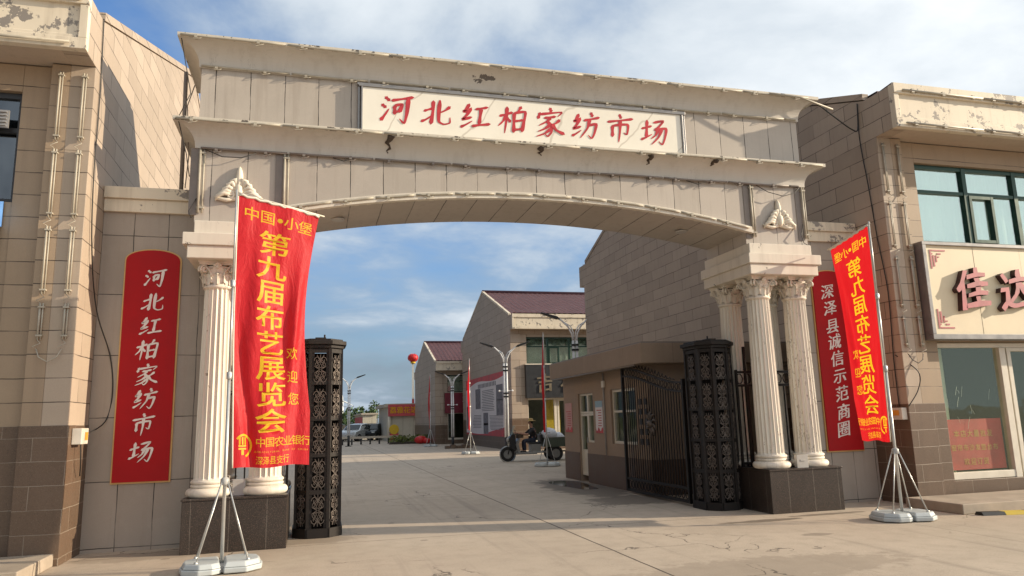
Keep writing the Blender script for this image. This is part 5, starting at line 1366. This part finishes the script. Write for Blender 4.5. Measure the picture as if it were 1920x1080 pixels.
# the driver: one skinned body, clothing and hat as children
def skin_obj(name, verts, edges, radii, mat, parent, sub=2, root=0):
    me = bpy.data.meshes.new(name); me.from_pydata(verts, edges, []); me.skin_vertices.new() if hasattr(me.skin_vertices, 'new') else None
    o = bpy.data.objects.new(name, me); COL.objects.link(o); o.parent = parent
    md = o.modifiers.new('skin', 'SKIN'); md.use_smooth_shade = True
    lay = me.skin_vertices[0].data
    for i, r in enumerate(radii): lay[i].radius = r if isinstance(r, tuple) else (r, r)
    lay[root].use_root = True
    sb = o.modifiers.new('sub', 'SUBSURF'); sb.levels = sub; sb.render_levels = sub
    # bake so that the figure is an ordinary mesh
    dg = bpy.context.evaluated_depsgraph_get(); me2 = bpy.data.meshes.new_from_object(o.evaluated_get(dg)); o.modifiers.clear(); o.data = me2; me2.name = name
    me2.materials.clear(); me2.materials.append(M[mat])
    for p in me2.polygons: p.use_smooth = True
    return o
pr = thing('person', 'driver in a straw hat and black shirt seated on the tricycle, hands on the handlebar', 'person', (TX, TY, 0), R(-4))
V = []; E_ = []; RR = []
def vtx(p, r, par=None):
    V.append(p); RR.append(r); i = len(V)-1
    if par is not None: E_.append((par, i))
    return i
pel = vtx((.06, 0, .78), (.13, .15)); wst = vtx((.04, 0, .92), (.11, .135), pel); ch_ = vtx((-.01, 0, 1.10), (.115, .16), wst); nb = vtx((-.03, 0, 1.22), (.07, .08), ch_); nk = vtx((-.05, 0, 1.28), (.048, .048), nb); hd0 = vtx((-.065, 0, 1.35), (.075, .07), nk); hd1 = vtx((-.07, 0, 1.44), (.095, .078), hd0); hd2 = vtx((-.06, 0, 1.50), (.06, .055), hd1)
ns = vtx((-.165, 0, 1.40), (.016, .014), hd1)
for s in (-1, 1):
    hp = vtx((-.02, s*.10, .76), (.085, .085), pel); kn = vtx((-.36, s*.13, .74), (.062, .062), hp); an = vtx((-.33, s*.13, .38), (.042, .042), kn); toe = vtx((-.45, s*.14, .34), (.035, .04), an)
    sh = vtx((-.01, s*.18, 1.17), (.06, .06), ch_); el = vtx((-.24, s*.27, .98), (.042, .042), sh); wr = vtx((-.55, s*.30, 1.03), (.03, .03), el); pm = vtx((-.62, s*.31, 1.04), (.032, .022), wr)
    for k in range(4):
        y = s*(.285+.018*k); a = vtx((-.675, y, 1.055), .0095, pm); b = vtx((-.70-.004*(k in (1, 2)), y, 1.03), .009, a); vtx((-.685, y, 1.005), .008, b)
    a = vtx((-.63, s*.275, 1.02), .010, pm); vtx((-.665, s*.27, 1.0), .009, a)
body = skin_obj('body', V, E_, RR, 'skin', pr)
def shell(name, sel, mat, grow):
    V2 = []; E2 = []; R2 = []; mp = {}
    for i in sel: mp[i] = len(V2); V2.append(V[i]); r = RR[i] if isinstance(RR[i], tuple) else (RR[i], RR[i]); R2.append((r[0]+grow, r[1]+grow))
    for a, b in E_:
        if a in mp and b in mp: E2.append((mp[a], mp[b]))
    return skin_obj(name, V2, E2, R2, mat, pr)
arms = [i for i, p in enumerate(V) if i in (sh, el)]
legs0 = 9
idx = list(range(len(V)))
per = (len(V)-9)//2
lg = [9, 10, 11, 9+per, 10+per, 11+per]; am = [13, 14, 13+per, 14+per]
shell('shirt', [pel, wst, ch_, nb]+am, 'shirt', .014)
shell('trousers', [pel]+lg, 'trousers', .013)
m = MB(); m.lathe([(.20, 1.475), (.19, 1.485), (.105, 1.495), (.098, 1.54), (.075, 1.575), (.02, 1.585)], -.062, 0, 20); build(m, 'hat', 'hat', pr, world=False)
m = MB(); m.ball((-.035, 0, 1.44), (.085, .087, .075), 12, 8); build(m, 'hair', 'hair', pr, world=False)
m = MB()
for s in (-1, 1): m.ball((-.155, s*.032, 1.425), .010, 6, 5)
build(m, 'eyes', 'hair', pr, world=False)
m = MB()
for s in (-1, 1): m.ball((-.40, s*.14, .345), (.13, .05, .045), 10, 6)
build(m, 'shoes', 'black', pr, world=False)

# ------------------------------------------------------------------ far yard: white shed, cars, barrier, hedge, trees, turbine
t = thing('white_shed', 'whitewashed low shop building with red name board at the end of the drive', 'building', (7.4, 62, 0))
m = MB(); m.box(5.9, 9.6, 62, 70, 0, 2.75); build(m, 'wall', 'white_wall', t)
m = MB(); m.box(5.6, 9.9, 61.7, 70.3, 2.75, 2.95); m.box(5.75, 9.75, 61.85, 70.1, 2.95, 3.05); build(m, 'roof', 'concrete', t)
m = MB()
pass
for x in (6.05, 8.9, 9.35): build(MB().tube([(x, 61.85, 0), (x, 61.85, 2.72)], .12, 12), 'pillar', 'white_frame', t)
t = thing('name_board', 'red board with four yellow characters on the whitewashed shed', 'signboard', (7.1, 61.7, 2.2))
build(MB().box(5.95, 8.45, 61.66, 61.72, 2.02, 2.98), 'panel', 'poster_red', t)
for ch, x in zip('荔雅花边', (6.35, 6.93, 7.5, 8.08)):
    m = MB(); put_glyph(m, glyph(ch, False, .03, .02), .56, plane_y(x, 2.52, 61.655), .01); build(m, 'character', 'ink', t)
t = thing('round_sign', 'round yellow disc with a red ribbon leaning on the shed', 'sign', (6.4, 61.4, 0))
m = MB(); m.wheel((6.42, 61.5, .95), .40, .05, 'y', 24); build(m, 'disc', 'yellow_cloth', t)
m = MB(); m.prism([(6.05, .62), (6.8, .62), (6.72, .05), (6.42, .25), (6.12, .05)], 61.5, 61.53, 'y'); build(m, 'ribbon', 'poster_red', t)
t = thing('red_shed', 'low reddish shed behind the parked cars', 'building', (5.2, 72, 0))
m = MB(); m.box(4.55, 5.85, 72, 86, 0, 2.3); build(m, 'wall', 'white_wall', t)
m = MB(); m.box(4.5, 4.548, 72.5, 85, .2, 2.1); build(m, 'red_panel', 'poster_red', t); build(MB().box(4.4, 6.0, 71.8, 86.2, 2.3, 2.45), 'roof', 'concrete', t)
def make_car(name, label, loc, rz, paint):
    t = thing('parked_car', label, 'car', loc, rz, 'cars parked in the far yard')
    prof = [(-2.15, .35), (-2.2, .62), (-2.1, .80), (-1.25, .95), (-.55, 1.42), (.65, 1.50), (1.55, 1.40), (2.05, .98), (2.15, .70), (2.1, .35)]
    m = MB(); ws = [.80, .84, .84, .82, .66, .64, .66, .78, .82, .80]; n = len(prof); vs = []
    for s in (-1, 1): vs += [(x, s*w_, z) for (x, z), w_ in zip(prof, ws)]
    m.add(vs, [list(range(n)), list(range(2*n-1, n-1, -1))]+[(i, (i+1) % n, n+(i+1) % n, n+i) for i in range(n)])
    build(m, 'body', paint, t, world=False, bevel=.05)
    m = MB()
    for s in (-1, 1):
        m.add([(-1.0, s*.80, .98), (-.45, s*.685, 1.36), (.5, s*.665, 1.42), (.5, s*.81, .98)], [(0, 1, 2, 3)]); m.add([(.58, s*.81, .98), (.58, s*.665, 1.42), (1.4, s*.685, 1.34), (1.75, s*.79, .98)], [(0, 1, 2, 3)])
    m.add([(-1.22, -.70, 1.0), (-1.22, .70, 1.0), (-.62, .58, 1.41), (-.62, -.58, 1.41)], [(0, 1, 2, 3)]); m.add([(2.02, -.68, 1.04), (2.02, .68, 1.04), (1.62, .58, 1.38), (1.62, -.58, 1.38)], [(0, 1, 2, 3)])
    build(m, 'window', 'car_glass', t, world=False)
    for x in (-1.35, 1.30):
        for s in (-1, 1):
            m = MB(); m.wheel((x, s*.76, .32), .32, .2, 'y', 20, 0, .19); w_ = build(m, 'wheel', 'rubber', t, world=False); m = MB(); m.wheel((x, s*.78, .32), .19, .14, 'y', 14); build(m, 'rim', 'trike_grey', w_, world=False)
    m = MB()
    for s in (-1, 1): m.box(-2.19, -2.08, s*.5, s*.75, .66, .78)
    build(m, 'headlight', 'plastic', t, world=False); m = MB()
    for s in (-1, 1): m.box(2.0, 2.13, s*.55, s*.78, .80, .95)
    build(m, 'tail_light', 'poster_red', t, world=False)
    return t
make_car('parked_car', 'silver car parked in the far yard in front of the red shed', (3.75, 66.5, 0), R(62), 'steel_car')
make_car('parked_car', 'black car parked beside the silver car in the far yard', (5.2, 68.0, 0), R(70), 'dark_car')
make_car('parked_car', 'dark car parked at the far left next to the scrollwork pillar', (1.75, 68.5, 0), R(70), 'dark_car')
t = thing('road_barrier', 'low pale rail on dark posts across the far yard', 'barrier', (3, 55.5, 0))
m = MB(); m.box(.5, 6.2, 55.45, 55.55, .42, .58); build(m, 'rail', 'concrete', t); m = MB()
for i in range(9): m.box(.7+i*.66, .82+i*.66, 55.46, 55.54, 0, .42)
build(m, 'post', 'black', t)
def leaves(mb, c, r, n, s, rng_):
    for _ in range(n):
        while True:
            p = Vector((rng_.uniform(-1, 1), rng_.uniform(-1, 1), rng_.uniform(-1, 1)))
            if .35 < p.length < 1: break
        q = Vector((c[0]+p.x*r[0], c[1]+p.y*r[1], c[2]+p.z*r[2])); a = Vector((rng_.gauss(0, 1), rng_.gauss(0, 1), rng_.gauss(0, 1))).normalized(); b = a.orthogonal().normalized(); c2 = a.cross(b)
        k = s*rng_.uniform(.6, 1.4); mb.add([q-b*k, q-c2*k*.5, q+b*k, q+c2*k*.5], [(0, 1, 2, 3)])
r3 = random.Random(21)
m = MB()
for i in range(22): leaves(m, (5.5+i*.135+r3.uniform(-.1, .1), 53.5+r3.uniform(-.3, .3), .26+r3.uniform(-.05, .14)), (.38, .5, .30), 46, .085, r3)
solo(m, 'hedge', 'leaf_yellow', 'low yellow green hedge in front of the whitewashed shed', 'hedge', (7.0, 53.5, 0))
m = MB(); m.box(5.2, 8.4, 53.0, 53.2, 0, .16); solo(m, 'kerb', 'granite', 'dark kerb along the foot of the low hedge', 'kerb', (6.8, 53.1, 0))
for i, (x, y, h, w_) in enumerate(((1.4, 88, 3.6, 1.7), (3.6, 95, 3.2, 1.9), (5.0, 90, 3.5, 1.5), (-.8, 92, 3.9, 1.9), (7.0, 98, 4.4, 1.3), (-3.2, 96, 3.4, 2.0))):
    t = thing('tree', ['low rounded green tree at the far left of the yard gap', 'broad green tree beyond the silver car', 'small green tree left of the red shed', 'dark tree hidden behind the left scrollwork pillar', 'green tree rising behind the whitewashed shed roof', 'broad tree far behind the left banner'][i], 'tree', (x, y, 0), 0, 'trees beyond the yard')
    m = MB(); m.tube([(0, 0, 0), (.06, .03, h*.35), (0, .05, h*.6)], [.13, .09, .05], 7)
    for k in range(4): a = k*1.7+i; m.tube([(.04, .02, h*.38), (w_*.4*math.cos(a), w_*.4*math.sin(a), h*.65)], [.05, .02], 5)
    build(m, 'trunk', 'bark', t, world=False)
    m = MB()
    for k in range(9):
        a = r3.uniform(0, 6.28); rr2 = r3.uniform(.1, .75)*w_; leaves(m, (rr2*math.cos(a), rr2*math.sin(a), h*r3.uniform(.38, .85)), (w_*.5, w_*.5, h*.17), 70, .17, r3)
    build(m, 'crown', 'leaf', t, world=False)
t = thing('wind_turbine', 'white three bladed wind turbine on the horizon', 'wind turbine', (14.7, 400, 0))
m = MB(); m.tube([(0, 0, 0), (0, 0, 12.8)], [.75, .5], 14); build(m, 'tower', 'tower', t, world=False)
m = MB(); m.box(-.5, .5, -1.0, 1.2, 12.5, 13.4); build(m, 'nacelle', 'tower', t, world=False, bevel=.15)
for a in (95, 215, 335):
    d = Vector((math.cos(R(a)), 0, math.sin(R(a)))); p = Vector((0, -1.2, 12.95)); m = MB(); m.tube([p, p+d*1.2, p+d*3, p+d*6], [.22, .36, .26, .06], 6); build(m, 'blade', 'tower', t, world=False)
t = thing('power_gantry', 'faint grey lattice gantry on the horizon above the sheds', 'gantry', (14.0, 170, 0))
m = MB(); m.tube([(0, 0, 0), (0, 0, 5.3)], .12, 4); m.tube([(.9, 0, 0), (.9, 0, 5.3)], .12, 4); m.box(-1.4, 2.3, -.1, .1, 5.1, 5.4)
build(m, 'frame', 'trim', t, world=False)
# striped cable ramp by the right step
t = thing('cable_ramp', 'black and yellow rubber cable ramp lying by the right step', 'cable ramp', (10.2, 8.9, 0))
for i in range(7):
    x = 9.55+i*.34; m = MB(); m.prism([(8.99, 0.002), (9.02, .05), (9.12, .05), (9.15, .002)], x, x+.337, 'x'); m.v = [(a, b-.22*(a-9.55), c) for a, b, c in m.v]
    build(m, 'segment', 'black' if i % 2 == 0 else 'yellow_paint', t)
